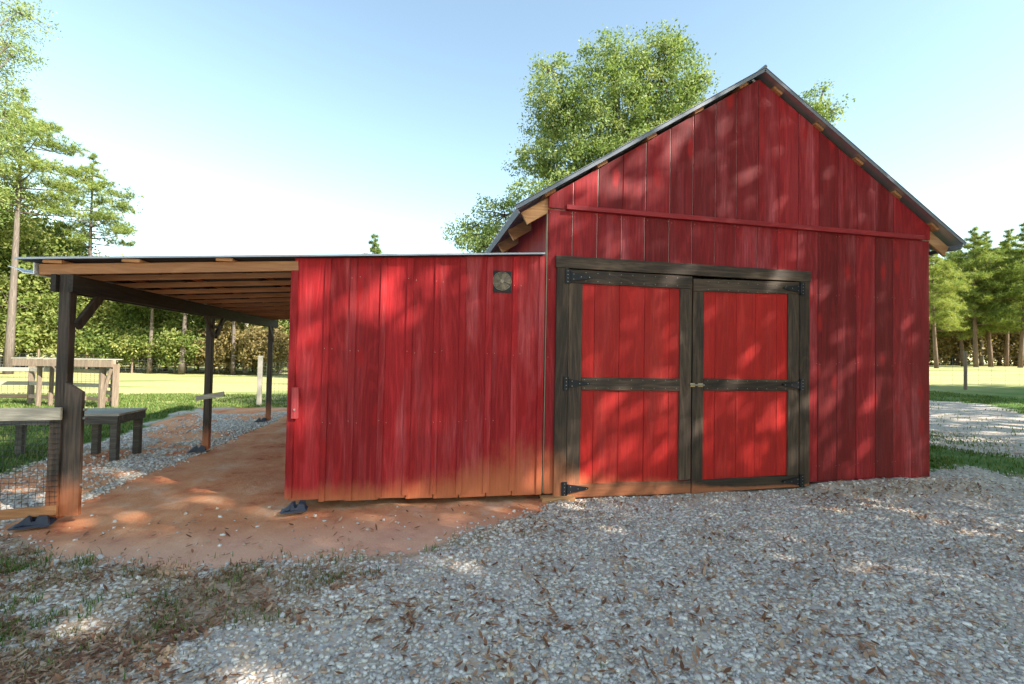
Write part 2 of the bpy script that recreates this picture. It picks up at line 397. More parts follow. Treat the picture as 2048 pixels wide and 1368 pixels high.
def make_ground():
    st = .08
    xs = np.arange(-15, 19+.001, st); ys = np.arange(-7, 13+.001, st)
    X, Y = np.meshgrid(xs, ys); Z = height(X, Y)
    bd = np.minimum(np.minimum(X+15, 19-X), np.minimum(Y+7, 13-Y)); bl = sstep(0, 1.2, bd)
    Z = terrain(X, Y)*(1-bl) + Z*bl - .035*(1-bl)
    c, g, gr, s = weights(X, Y)
    col = np.stack([c, g, s, np.ones_like(c)], -1).reshape(-1, 4)
    V = np.stack([X, Y, Z], -1).reshape(-1, 3); nx, ny = len(xs), len(ys)
    i = (np.arange(ny-1)[:, None]*nx + np.arange(nx-1)[None]).ravel()
    Q = np.stack([i, i+1, i+nx+1, i+nx], 1)
    cx = V[Q].mean(1); cc = col[Q].mean(1)
    zone = np.full(len(Q), 0)
    zone[(cc[:, 1] >= .5) & (cx[:, 0] < 9.6)] = 1; zone[(cc[:, 1] >= .5) & (cx[:, 0] >= 9.6)] = 2; zone[cc[:, 0] >= .5] = 3
    info = [('lawn', 'short green grass with patches of fallen leaves around the barn'),
            ('gravel_yard', 'pale limestone gravel yard in front of the barn doors'),
            ('gravel_driveway', 'pale gravel driveway passing to the right of the barn'),
            ('clay_floor', 'bare orange-red clay under and in front of the lean-to')]
    for k, (nm, lab) in enumerate(info):
        q = Q[zone == k]; u, inv = np.unique(q, return_inverse=True)
        me = mesh_np(nm, V[u], inv.reshape(q.shape), True, col[u]); structure(link(nm, me, GROUND), lab)
    # the meadow: one coarse sheet from the near field out to the horizon, with the fine field cut out
    gx = np.concatenate([[-900, -500, -250, -140, -80, -50, -35, -25, -20], np.arange(-15, 19.1, 2), [21, 24, 28, 34, 42, 55, 80, 140, 250, 500, 900]])
    gy = np.concatenate([[-400, -150, -60, -30, -15, -10], np.arange(-7, 13.1, 2), [15, 18, 22, 27, 34, 45, 60, 90, 150, 300, 600, 1200]])
    X, Y = np.meshgrid(gx, gy); Z = terrain(X, Y)-.035
    V = np.stack([X, Y, Z], -1).reshape(-1, 3); nx, ny = len(gx), len(gy)
    i = (np.arange(ny-1)[:, None]*nx + np.arange(nx-1)[None]).ravel(); Q = np.stack([i, i+1, i+nx+1, i+nx], 1)
    c = V[Q].mean(1); keep = ~((c[:, 0] > -15) & (c[:, 0] < 19) & (c[:, 1] > -7) & (c[:, 1] < 13))
    cc, gg, _, ss = weights(V[:, 0], V[:, 1]); far = (V[:, 1] > 14) | (V[:, 0] < -14)
    cc[far] = 0; gg[far & (V[:, 0] < 9)] = 0; ss[:] = 0
    col = np.stack([cc, gg, ss, np.ones_like(cc)], -1)
    structure(link('meadow', mesh_np('meadow', V, Q[keep], True, col), GROUND), 'wide mown hay meadow running back to the trees')
make_ground()

# ------------------------------------------------------------------ barn
SEAM = [1.438, 1.736, 2.036, 2.343, 2.643, 2.957, 3.265, 3.573, 3.867, 4.171, 4.474, 4.764, 5.080, 5.379, 5.680, 5.984, 6.275, 6.574, 6.890]
XL, XR, RX, RZ = 1.438, 6.890, 4.175, 5.135      # wall corners, ridge
SL, SR = .634, .622
BD = 6.6
def rake(x): return RZ - (SL*(RX-x) if x < RX else SR*(x-RX))
barn = empty('barn', (RX, 0, 0))
tag(barn, 'red board-sided barn with steep metal gable roof and double doors', 'barn')
def kid(o, root):            # parts are built in world coordinates, then hung on the thing
    o.parent = root; o.matrix_parent_inverse = Matrix.Translation(root.location).inverted(); return o
B = lambda o: kid(o, barn)
G = .0028                     # half gap between boards
for i in range(18):
    a, b = SEAM[i]+G*RNG.uniform(.5, 1.5), SEAM[i+1]-G*RNG.uniform(.5, 1.5)
    if a < RX < b: pass
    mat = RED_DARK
    pt = RNG.uniform(-.003, .003)
    # gable board above the ledge
    if a < RX < b:
        pr = [(a, 3.27), (b, 3.27), (b, rake(b)), (RX, rake(RX)), (a, rake(a))]
        mb = MB().prism([(x, z) for x, z in pr], -.014+pt, .012); B(mb.build('plank', mat, origin=(RX, 0, 3.27)))
    else: B(board_v('plank', a, b, -.014+pt, .026, 3.27, rake(a), rake(b), mat, None, .006, edge=PALE if RNG.random() < .75 else None))
    # wall board below it, stopped by the door header where the doors are
    z0 = .03 if (b < 1.62 or a > 4.86) else 2.64
    B(board_v('plank', a, b, pt, .024, z0, 3.255, 3.255, mat, None, .006, edge=PALE if RNG.random() < .75 else None))
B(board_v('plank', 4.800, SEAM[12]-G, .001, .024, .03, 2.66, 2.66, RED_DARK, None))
B(board_v('plank', SEAM[0], 1.56, .001, .024, .03, 2.66, 2.66, RED, None))
mb = MB().prism([(XL+.004, .05), (1.60, .05), (1.60, 2.6), (4.86, 2.6), (4.86, .05), (XR-.004, .05), (XR-.004, rake(XR)-.02), (RX, RZ-.02), (XL+.004, rake(XL)-.02)], .030, .055)
B(mb.build('wall_backing', PALE))
# side and back walls, boards with joints
def side_wall(x, sgn, z1):
    mb = MB(); y = .06
    while y < BD-.05:
        y2 = min(y+.29, BD); mb.box(min(x, x-sgn*.024), max(x, x-sgn*.024), y+.003, y2-.003, .03, z1); y = y2
    mb.box(min(x-sgn*.03, x-sgn*.05), max(x-sgn*.03, x-sgn*.05), .06, BD, .03, z1)
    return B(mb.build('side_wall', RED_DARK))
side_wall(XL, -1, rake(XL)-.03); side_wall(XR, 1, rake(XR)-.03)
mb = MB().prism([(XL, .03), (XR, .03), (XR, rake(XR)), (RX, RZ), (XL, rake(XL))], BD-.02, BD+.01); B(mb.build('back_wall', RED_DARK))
# pale corner strip between barn and lean-to
mb = MB().box(1.421, 1.432, -.018, .03, .05, 3.20); B(mb.build('corner_strip', GREYV))
# drip ledge across the gable
B(board_h('ledge', 1.642, 6.735, -.055, .055, 3.256, 3.310, 3.252, 3.314, RED_H, None))
# nail heads in pairs along the board edges
mb = MB()
def nail(mb, x, y, z, r=.0034):
    n = 6; c = [(x+math.cos(2*math.pi*k/n)*r, y-.003, z+math.sin(2*math.pi*k/n)*r) for k in range(n)]
    mb.add(c, [tuple(range(n-1, -1, -1))])
for i in range(18):
    for z in (3.22, 1.55, .25, 2.45):
        if z < 2.6 and 1.6 < (SEAM[i]+SEAM[i+1])/2 < 4.9: continue
        for dx in (.02, -.02): nail(mb, SEAM[i+(dx < 0)]+dx*1.2, -.004, z+RNG.uniform(-.02, .02))
o = B(mb.build('nail_heads', STEEL)); o['kind'] = 'stuff'
# doors
HDR = B(board_h('header', 1.532, 4.930, -.040, .042, 2.585, 2.724, 2.588, 2.724, STAIN_H, None))
B(board_v('jamb', 1.545, 1.688, -.034, .034, -.01, 2.583, 2.583, STAIN_V, None))
B(board_v('jamb', 4.776, 4.924, -.034, .034, .0, 2.586, 2.586, STAIN_V, None))
B(MB().box(1.40, 1.78, -.10, .02, -.06, .012).build('threshold', TAIL))
def tee_hinge(x, z, sgn, parent):
    mb = MB(); yb = -.052
    mb.box(min(x, x+sgn*.062), max(x, x+sgn*.062), yb, yb+.016, z-.08, z+.08)
    tip = x+sgn*.315
    a = x+sgn*.066
    poly = [(a, z-.052), (a, z+.052), (tip-sgn*.012, z+.013), (tip, z+.006), (tip, z-.006), (tip-sgn*.012, z-.013)]
    if sgn > 0: poly = poly[::-1]
    mb.prism(poly, yb+.001, yb+.014)
    mb.tube([(x+sgn*.064, yb-.003, z-.055), (x+sgn*.064, yb-.003, z+.055)], .009, 6)
    h = mb.build('hinge', BLACKM); h.parent = parent
    nb = MB()
    for dz in (-.06, -.02, .02, .06): nail(nb, x+sgn*.03, yb-.001, z+dz, .0045)
    for q, dz in ((.10, .028), (.10, -.028), (.19, 0), (.29, 0)): nail(nb, x+sgn*q, yb-.001, z+dz, .0045)
    s_ = nb.build('hinge_screws', STEEL); s_.parent = parent; s_['kind'] = 'stuff'
def make_door(x0, x1, zt0, zt1, zb0, zb1, seams, sgn):
    d = MB().box(x0+.01, x1-.01, .012, .03, zb0+.03, zt0-.02).build('door', RED_DOOR, barn)
    d.matrix_parent_inverse = Matrix.Translation(barn.location).inverted()
    def D(o): o.parent = d; return o
    xs = [x0+.02]+seams+[x1-.02]
    for a, b in zip(xs[:-1], xs[1:]):
        D(board_v('plank', a+.0015, b-.0015, -.006+RNG.uniform(-.002, .002), .017, zb0+.03, zt0-.05, zt1-.05, RED_DOOR, None, .003))
    wl_, wr_ = (.165, .155) if sgn > 0 else (.148, .162)
    D(board_h('top_rail', x0, x1, -.030, .023, zt0-.155, zt0, zt1-.155, zt1, STAIN_H, None))
    D(board_h('bottom_rail', x0, x1, -.030, .023, zb0, zb0+.152, zb1, zb1+.152, STAIN_H, None))
    D(board_v('stile', x0, x0+wl_, -.028, .021, zb0+.154, zt0-.157, zt0-.157, STAIN_V, None))
    D(board_v('stile', x1-wr_, x1, -.028, .021, zb0+.154, zt1-.157, zt1-.157, STAIN_V, None))
    D(board_h('middle_rail', x0+wl_+.002, x1-wr_-.002, -.029, .022, 1.194, 1.341, 1.190, 1.337, STAIN_H, None))
    nb = MB()
    for k in range(9):
        x = x0+.2+(x1-x0-.4)*k/8
        for z in (1.22, 1.315, zt0-.03, zt0-.125): nail(nb, x, -.030, z, .004)
    s_ = nb.build('nail_heads', STEEL); s_.parent = d; s_['kind'] = 'stuff'
    hx = (x0-.055) if sgn > 0 else (x1+.062)
    for z in (zt0-.085 if sgn > 0 else zt1-.085, 1.272, .085 if sgn > 0 else .062): tee_hinge(hx, z, sgn, d)
    return d
dl = make_door(1.692, 3.252, 2.574, 2.575, -.020, -.032, [2.014, 2.324, 2.644, 2.963], 1)
dl['label'] = 'left door leaf, its bottom rail stained with orange clay'
dr = make_door(3.268, 4.770, 2.550, 2.578, -.034, -.014, [3.583, 3.878, 4.149, 4.457], -1)
dr['label'] = 'right door leaf of brighter red with the slide bolt'
for xa, xb in ((3.232, 3.292), (3.335, 3.400)):
    o = MB().box(xa, xb, -.040, -.032, 1.240, 1.284).build('bolt_plate', BRASS); o.parent = dr
mb = MB().tube([(3.222, -.048, 1.262), (3.415, -.048, 1.262)], .009, 8).tube([(3.36, -.048, 1.262), (3.36, -.075, 1.245)], .006, 6)
o = mb.build('slide_bolt', STEEL); o.parent = dr
# roof: ribbed sheets over purlins, front rakes, ridge cap
def roof_side(sgn):
    ex = 1.045 if sgn < 0 else 7.352; sl = SL if sgn < 0 else SR
    n = Vector((sgn*sl, 0, 1)).normalized(); d = Vector((sgn, 0, -sl)).normalized()
    top = Vector((RX, 0, RZ+.062)); ln = abs(ex-RX)/abs(d.x)
    y0, y1 = -.105, BD+.15; prof = []
    y = y0
    while y < y1-.01:
        for dy, h in ((0, 0), (.17, 0), (.185, .02), (.205, .02), (.22, 0)):
            if y+dy <= y1: prof.append((y+dy, h))
        y += .22
    V = []
    for s_ in (0, ln):
        for yy, h in prof: V.append(top + d*s_ + n*h + Vector((0, yy, 0)))
    k = len(prof); top_n = len(V)
    V += [v - n*.006 for v in V]
    Fc = [(i, i+1, k+i+1, k+i) if sgn > 0 else (i+1, i, k+i, k+i+1) for i in range(k-1)]
    Fc += [tuple(x+top_n for x in f[::-1]) for f in Fc]
    for i in range(k-1): Fc += [(k+i, k+i+1, top_n+k+i+1, top_n+k+i)]
    r = link('roof_sheet', mesh('roof_sheet', V, Fc), METAL); B(r)
    # rake trim along the front edge: a bent strip
    mb = MB(); a = top + n*.012 + Vector((0, -.118, 0)); mb.beam(a - n*.016, a + d*(ln+.01) - n*.016, .008, .036, up=n)
    mb.beam(a + Vector((0, .03, 0)) + n*.012, a + d*(ln+.01) + Vector((0, .03, 0)) + n*.012, .07, .006, up=n)
    t_ = mb.build('rake_trim', TRIMM); t_.parent = r; t_.matrix_parent_inverse = Matrix.Translation(barn.location)@Matrix.Identity(4); t_.matrix_parent_inverse = Matrix.Identity(4)
    # purlins under the sheet
    q = .28
    while q < ln:
        c = Vector((RX, 0, RZ)) + d*q + n*.022
        B(MB().beam(c+Vector((0, -.050, 0)), c+Vector((0, BD+.1, 0)), .14, .036, up=n).build('purlin', FASCIA, origin=c)); q += .735
    # rafters with their tails past the wall
    y = .045
    while y < BD:
        e = Vector((RX, y, RZ)) - n*.078 + d*.1; f_ = Vector((RX, y, RZ)) - n*.078 + d*(ln-.095)
        B(MB().beam(e, f_, .038, .150, up=n, ch=.003).build('rafter', TAIL, origin=e)); y += .775
    fb = Vector((RX, 0, RZ)) + d*(ln-.03) + n*.01
    B(MB().beam(fb+Vector((0, -.09, 0)), fb+Vector((0, BD+.1, 0)), .02, .06, up=n).build('eave_strip', TRIMM))
for s_ in (-1, 1): roof_side(s_)
mb = MB(); c = Vector((RX, 0, RZ+.088))
for s_ in (-1, 1):
    d = Vector((s_, 0, -.63)).normalized(); n = Vector((s_*.63, 0, 1)).normalized()
    mb.beam(c+d*.075+Vector((0, -.125, 0)), c+d*.075+Vector((0, BD+.16, 0)), .15, .007, up=n)
mb.tube([c+Vector((0, -.127, .008)), c+Vector((0, BD+.16, .008))], .022, 8)
B(mb.build('ridge_cap', TRIMM))

# ------------------------------------------------------------------ lean-to
LX0, LX1 = -1.245, 1.415
LD = 6.5
lean = empty('lean_to', (-1.0, 0, 0))
tag(lean, 'red board-and-batten lean-to with an open post-and-beam bay on its left', 'shed')
Lk = lambda o: kid(o, lean)
def lroof(x): return 2.342 + .0715*(x+3.428)      # top of rafters
EDG = [-1.188, -.934, -.689, -.382, -.113, .181, .452, .746, 1.041, 1.372]
BAT = [(-.940, -.882), (-.690, -.622), (-.384, -.322), (-.114, -.046), (.180, .240), (.452, .520), (.746, .818), (1.040, 1.106)]
BOT = [.105, .085, .075, .085, .070, .060, .060, .060, .055]
joints = [-1.24]+[(a+b)/2 for a, b in BAT]+[1.415]
for i in range(9):
    a, b = joints[i]+.004, joints[i+1]-.004
    Lk(board_v('plank', a, b, .004+RNG.uniform(-.002, .002), .022, BOT[i]-.03, lroof(a)+.03, lroof(b)+.03, RED, None))
for a, b in BAT:
    Lk(board_v('batten', a, b, -.011, .014, .055+RNG.uniform(-.01, .03), lroof(a)+.02, lroof(b)+.02, RED, None))
Lk(board_v('corner_board', -1.262, -1.195, -.019, .022, .10, 2.40, 2.405, RED, None))
Lk(board_v('corner_board', 1.345, 1.412, -.017, .020, .03, lroof(1.35)+.02, lroof(1.41)+.02, RED, None))
mb = MB().box(LX0+.02, 1.40, .030, .05, .12, 2.46); Lk(mb.build('wall_backing', RED_DARK))
mb = MB(); y = .06
while y < 5.2: mb.box(-1.262, -1.238, y, y+.286, .08, lroof(-1.25)-.1); y += .29
mb.box(-1.236, -1.21, .06, 5.2, .10, 2.35); mb.box(-1.26, 1.4, 5.16, 5.2, .08, 2.4)
Lk(mb.build('side_wall', RED))
# wooden turn button on the corner
tb = Lk(board_v('turn_button', -1.214, -1.150, -.052, .030, .905, 1.215, 1.215, FADED, None))
sc_ = MB().tube([(0, -.012, .09), (0, .004, .09)], .010, 8).build('screw', STEEL); sc_.parent = tb
mb = MB()
for a, b in BAT:
    for z in (2.36, 1.60, .86):
        if RNG.random() < .35: continue
        nail(mb, a+.018, -.012, z+RNG.uniform(-.02, .02)); nail(mb, b+.03, .001, z+RNG.uniform(-.02, .02))
o = Lk(mb.build('nail_heads', STEEL)); o['kind'] = 'stuff'
# rafters, purlins, metal roof
ry = [.020, .42, .97, 1.55, 2.13, 2.73, 3.35, 3.96, 4.58, 5.20, 5.80, 6.35]
for k, y in enumerate(ry):
    a = Vector((-3.430, y, lroof(-3.43)-.048)); b = Vector((-1.20 if k == 0 else 1.40, y, 0)); b.z = lroof(b.x)-.048
    if k: a.z -= .0225; b.z -= .0225
    Lk(MB().beam(a, b, .038, .100 if k == 0 else .055, ch=.003).build('rafter', RAFTER if k else FASCIA, origin=a))
for px in (-3.30, -2.67, -1.87, -1.10, -.30, .50, 1.25):
    a = Vector((px, -.045 if px < -1.3 else .032, lroof(px)+.017)); b = Vector((px, LD, lroof(px)+.017))
    Lk(MB().beam(a, b, .15, .030).build('purlin', RAFTER, origin=a))
    a = a+Vector((0, .12, -.0395)); b = b+Vector((0, 0, -.0395)); Lk(MB().beam(a, b, .10, .045).build('purlin', STAIN_Y, origin=a))  # lower layer added in dark stain so gaps above the rafters look shaded
def lean_roof():
    prof = []; y = -.075
    while y < LD+.1:
        prof += [(y, 0), (y+.17, 0), (y+.185, .018), (y+.205, .018)]; y += .22
    V = []; k = len(prof)
    for x in (-3.56, 1.385):
        for yy, h in prof: V.append((x, yy, lroof(x)+.040+h))
    V += [(x, y, z-.006) for x, y, z in V]
    Fc = [(i+1, i, k+i, k+i+1) for i in range(k-1)]; Fc += [tuple(2*k+x for x in f[::-1]) for f in Fc]
    Fc += [(i, i+1, 2*k+i+1, 2*k+i) for i in range(k-1)]
    r = Lk(link('roof_sheet', mesh('roof_sheet', V, Fc), METAL)); r.data.materials.append(UNDER_SHADE)
    for i in range(k-1, 2*(k-1)): r.data.polygons[i].material_index = 1      # sheet underside coloured dark to stand in for shade
    a = Vector((-3.56, -.085, lroof(-3.56)+.040)); b = Vector((1.385, -.085, lroof(1.385)+.040))
    Lk(MB().beam(a, b, .010, .018).build('edge_trim', TRIMM2))
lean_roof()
# eave gutter, open end to the front
gp = [(-3.445, .105), (-3.445, 0), (-3.53, .004), (-3.575, .035), (-3.650, .060), (-3.650, .066), (-3.573, .042), (-3.53, .012), (-3.453, .008), (-3.453, .105)]
mb = MB().prism([(x, z+2.245) for x, z in gp][::-1], -.03, LD); Lk(mb.build('gutter', WHITEM))
# twin beams either side of the posts
Lk(MB().beam((-3.152, -.04, 2.172), (-3.152, LD, 2.172), .040, .160, ch=.004).build('beam', STAIN_Y, origin=(-3.152, 0, 2.17)))
Lk(MB().beam((-3.288, -.04, 2.172), (-3.288, LD, 2.172), .040, .160, ch=.004).build('beam', STAIN_Y, origin=(-3.288, 0, 2.17)))
for k, y in enumerate((.045, 3.14, 6.27)):
    p = Lk(MB().beam((-3.220, y, .0), (-3.220, y, 2.26), .092, .092, up=(0, 1, 0), ch=.006).build('post', POSTW, origin=(-3.22, y, 0)))
    for s_ in (-1, 1):
        if (k == 0 and s_ < 0) or (k == 2 and s_ > 0): continue
        a = Vector((-3.155, y+s_*.03, 1.78)); b = Vector((-3.155, y+s_*.44, 2.20))
        Lk(MB().beam(a, b, .040, .090, up=(0, -s_, 1), ch=.004).build('brace', POSTW, origin=a))
# short boards nailed to the middle post
mb = MB().beam((-3.36, 3.07, .80), (-2.96, 3.06, .875), .024, .075, up=(0, 0, 1), ch=.003)
Lk(mb.build('nailed_board', GREYW, origin=(-3.16, 3.07, .84)))
mb = MB().beam((-3.19, 3.06, 1.93), (-3.02, 3.05, 1.93), .03, .05, ch=.003); Lk(mb.build('nailed_board', BENCHW, origin=(-3.1, 3.06, 1.93)))

# fan behind a wire guard, let into the lean-to wall
fan = empty('wall_fan', (.917, 0, 2.395)); tag(fan, 'small square ventilation fan behind wire mesh high in the lean-to wall', 'fan')
Fk = lambda o: kid(o, fan)
Fk(MB().box(.812, 1.022, -.004, .012, 2.275, 2.515).build('housing', DARKV))
mb = MB(); c = Vector((.917, -.008, 2.402))
for r_ in (.102, .090, .078, .066, .054, .042, .030): mb.tube([c+Vector((math.cos(a*math.pi/12)*r_, 0, math.sin(a*math.pi/12)*r_)) for a in range(25)], .0042, 5)
o = Fk(mb.build('guard_rings', FANM)); o['kind'] = 'stuff'
mb = MB()
for k in range(5):
    a0 = k*2*math.pi/5
    pts = [(c.x+math.cos(a0+da)*r_, -.006+dy, c.z+math.sin(a0+da)*r_) for r_, da, dy in ((.018, -.3, 0), (.088, -.30, -.004), (.095, .25, .002), (.085, .62, .006), (.02, .6, .004))]
    mb.add(pts, [(0, 1, 2, 3, 4), (4, 3, 2, 1, 0)])
mb.tube([c+Vector((0, -.008, 0)), c+Vector((0, .004, 0))], .022, 10)
Fk(mb.build('fan_blades', FANM))
mb = MB()
for k in range(17):
    x = .812+.210*k/16; mb.beam((x, -.016, 2.275), (x, -.016, 2.515), .0014, .0014, up=(0, 1, 0))
for k in range(19):
    z = 2.275+.240*k/18; mb.beam((.812, -.017, z), (1.022, -.017, z), .0014, .0014)
o = Fk(mb.build('wire_guard', WIRE)); o['kind'] = 'stuff'

# black plastic footings under the posts
def footing(loc, rot, sc, label):
    e = empty('plastic_footing', loc); e.rotation_euler.z = rot; e.scale = (sc, sc, sc)
    base = MB().prism([(-.17, 0), (.13, 0), (.15, .02), (.12, .035), (-.19, .012)], -.09, .09).build('base_plate', PLASTIC, e)
    mb = MB()
    for y0 in (-.085, .045):
        mb.prism([(-.06, .03), (.13, .03), (.115, .105), (.04, .115), (.02, .06), (-.01, .06), (-.02, .11), (-.045, .112)], y0, y0+.04)
    mb.prism([(-.16, .014), (-.07, .03), (-.04, .11), (-.055, .112)], -.06, .06)
    mb.build('rib', PLASTIC, e)
    tag(e, label, 'footing', 'plastic footings under the posts'); return e
footing((-3.30, -.10, -.02), .25, .85, 'black plastic footing under the front left post by the wire gate')
footing((-1.14, -.06, -.01), .1, .72, 'black plastic footing below the left corner of the red wall')
footing((-3.30, 3.05, -.02), .3, .75, 'black plastic footing at the middle post of the open bay')
footing((-3.33, 6.15, -.02), .3, .75, 'black plastic footing at the rearmost post of the open bay')

# gate post and wire gate at the far left
gp_ = empty('gate_post', (-3.10, 0, 0)); tag(gp_, 'short dark gate board with chamfered top beside the front left post', 'post')
mb = MB().prism([(-3.172, .03), (-3.022, .03), (-3.030, 1.165), (-3.168, 1.258)], -.030, .012); kid(mb.build('board', POSTW, origin=(-3.1, 0, .03)), gp_)
mb = MB().prism([(-3.272, .03), (-3.178, .03), (-3.172, 1.0), (-3.262, 1.0)], -.050, -.004); kid(mb.build('backing_board', POSTW, origin=(-3.2, 0, .04)), gp_)
mb = MB()
for z in (1.0, .92, .30): mb.tube([(-3.024, -.005, z), (-3.005, -.005, z)], .013, 8)
o = kid(mb.build('hinge_pins', STEEL), gp_); o['kind'] = 'stuff'
gate = empty('wire_gate', (-4.0, -.1, 0)); tag(gate, 'low gate of black netting between weathered rails at the left edge', 'gate')
Gk = lambda o: kid(o, gate)
gy = lambda x: -.062 + .10*(x+3.15)
for nm, za, zb, mt in (('rail', .916, 1.030, GREYW), ('rail', .060, .146, FASCIA)):
    xa, xb = -5.2, -3.152
    dz = 0 if za > .5 else -.07*(xb-xa)/.5*.5
    a = Vector((xa, gy(xa)-.02, (za+zb)/2+dz*.35)); b = Vector((xb, gy(xb)-.02, (za+zb)/2))
    Gk(MB().beam(a, b, .030, zb-za, ch=.004).build(nm, mt, origin=a))
mb = MB(); q = -5.2
while q < -3.17:
    wv = [(q+.006*math.sin(z*9+q*31), gy(q)+.004+.006*math.sin(z*5+q*17), z) for z in np.linspace(.10, .95, 7)]
    mb.tube(wv, .0021, 3); q += .048
for z in np.arange(.12, .94, .048):
    wv = [(x, gy(x)+.005, z+.006*math.sin(x*14+z*40)) for x in np.linspace(-5.2, -3.17, 14)]; mb.tube(wv, .0021, 3)
o = Gk(mb.build('netting', WIRE)); o['kind'] = 'stuff'

# low work bench beyond the lean-to
bench = empty('work_bench', (-4.8, 2.9, 0)); tag(bench, 'low dark timber work bench on thick legs beyond the front post', 'bench')
Bk = lambda o: kid(o, bench)
bx0, bx1, by0, by1 = -5.75, -4.10, 2.48, 3.18
for k in range(5):
    y = by0+(by1-by0)*k/5
    Bk(MB().box(bx0, bx1+.02, y+.003, y+.137, .615+RNG.uniform(-.002, .002), .642).build('plank', GREYW, origin=(bx0, y, .6)))
Bk(MB().beam((bx0, by0+.02, .555), (bx1, by0+.02, .555), .036, .115, ch=.003).build('apron', BENCHW, origin=(bx0, by0, .55)))
Bk(MB().beam((bx0, by1-.02, .555), (bx1, by1-.02, .555), .036, .115, ch=.003).build('apron', BENCHW, origin=(bx0, by1, .55)))
Bk(MB().beam((bx1-.02, by0+.04, .555), (bx1-.02, by1-.04, .555), .036, .115, ch=.003).build('apron', BENCHW, origin=(bx1, by0, .55)))
for x, y in ((bx1-.07, by0+.09), (bx1-.05, by1-.10), (-4.68, by1-.12), (bx0+.1, by0+.09), (bx0+.1, by1-.1)):
    Bk(MB().beam((x, y, -.05), (x, y, .612), .088, .088, up=(0, 1, 0), ch=.005).build('leg', BENCHW, origin=(x, y, 0)))

# feeding platform and rail fence in the meadow
pen = empty('feed_platform', (-8.7, 9.2, 0)); tag(pen, 'raised timber platform on posts standing in the sunny meadow at left', 'platform')
Pk = lambda o: kid(o, pen)
Pk(MB().beam((-9.95, 8.95, 1.135), (-7.60, 8.62, 1.135), .04, .17, ch=.004).build('apron', GREYV, origin=(-9.95, 8.95, 1.1)))
for k in range(2):
    Pk(MB().beam((-9.98, 9.03+k*.19, 1.245), (-7.58, 8.70+k*.19, 1.245), .18, .025).build('plank', GREYW, origin=(-9.98, 9+k*.19, 1.2)))
for x, y, r_ in ((-9.49, 9.10, .055), (-7.93, 8.83, .075), (-9.45, 9.45, .05), (-7.90, 9.2, .055)):
    Pk(MB().tube([(x, y, -.1), (x+.01, y, .6), (x, y+.01, 1.22)], [r_*1.05, r_, r_*.95], 8).build('post', GREYV, origin=(x, y, 0)))
Pk(MB().beam((-7.93, 8.80, .1), (-7.72, 8.80, 1.0), .05, .06, ch=.004).build('brace', GREYV, origin=(-7.9, 8.8, .1)))
rf = empty('rail_fence', (-10.5, 9.9, 0)); tag(rf, 'three-rail timber fence with wire behind the raised platform', 'fence')
Rk = lambda o: kid(o, rf)
for x in (-15.0, -12.6, -10.2, -7.66):
    y = 9.9-.38*(x+7.66)*0 - (1.0 if x > -8 else 0)
    Rk(MB().box(x-.05, x+.05, y-.05, y+.05, -.1, 1.12).build('post', GREYV, origin=(x, y, 0)))
for z in (.20, .55, .92):
    for xa, xb in ((-15, -12.6), (-12.6, -10.2), (-10.2, -7.7)):
        ya = 9.84; yb = 9.84 if xb < -8 else 8.95
        Rk(MB().beam((xa, ya, z), (xb-.02, yb, z), .03, .10, ch=.003).build('rail', GREYW, origin=(xa, ya, z)))
for z in (.35, .75): Rk(MB().beam((-7.70, 8.95, z), (-8.55, 9.8, z), .03, .10, ch=.003).build('rail', GREYW, origin=(-7.66, 8.95, z)))

def wire_panel(mb, pts, z0, z1, step, nh, r):
    for a, b in zip(pts[:-1], pts[1:]):
        a = Vector(a); b = Vector(b); n = max(1, int((b-a).length/step))
        for k in range(n+1):
            p = a.lerp(b, k/n); mb.beam(p+Vector((0, 0, z0)), p+Vector((0, 0, z1)), r, r, up=(0, 1, 0))
        for k in range(nh):
            z = z0+(z1-z0)*k/(nh-1); mb.beam(a+Vector((0, 0, z)), b+Vector((0, 0, z)), r, r)
o = Rk((lambda mb: (wire_panel(mb, [(-15, 9.9, 0), (-10.2, 9.9, 0), (-7.7, 8.98, 0)], .1, 1.05, .13, 9, .004), mb)[1])(MB()).build('wire_mesh', GALV)); o['kind'] = 'stuff'

# pale post with wire fence running off behind the lean-to
wf = empty('wire_fence', (-4.33, 9.3, 0)); tag(wf, 'wire mesh fence from a pale square post running behind the lean-to', 'fence')
kid(MB().beam((-4.33, 9.30, -.1), (-4.33, 9.30, 1.40), .11, .11, up=(0, 1, 0), ch=.006).build('post', CREAMP, origin=(-4.33, 9.3, 0)), wf)
for x in (-1.8, .8, 3.4): kid(MB().beam((x, 9.3, -.1), (x, 9.3, 1.35), .09, .09, up=(0, 1, 0), ch=.006).build('post', GREYV, origin=(x, 9.3, 0)), wf)
mb = MB(); wire_panel(mb, [(-4.27, 9.3, 0), (3.4, 9.3, 0)], .06, 1.2, .11, 12, .0045); o = kid(mb.build('wire_mesh', GALV), wf); o['kind'] = 'stuff'
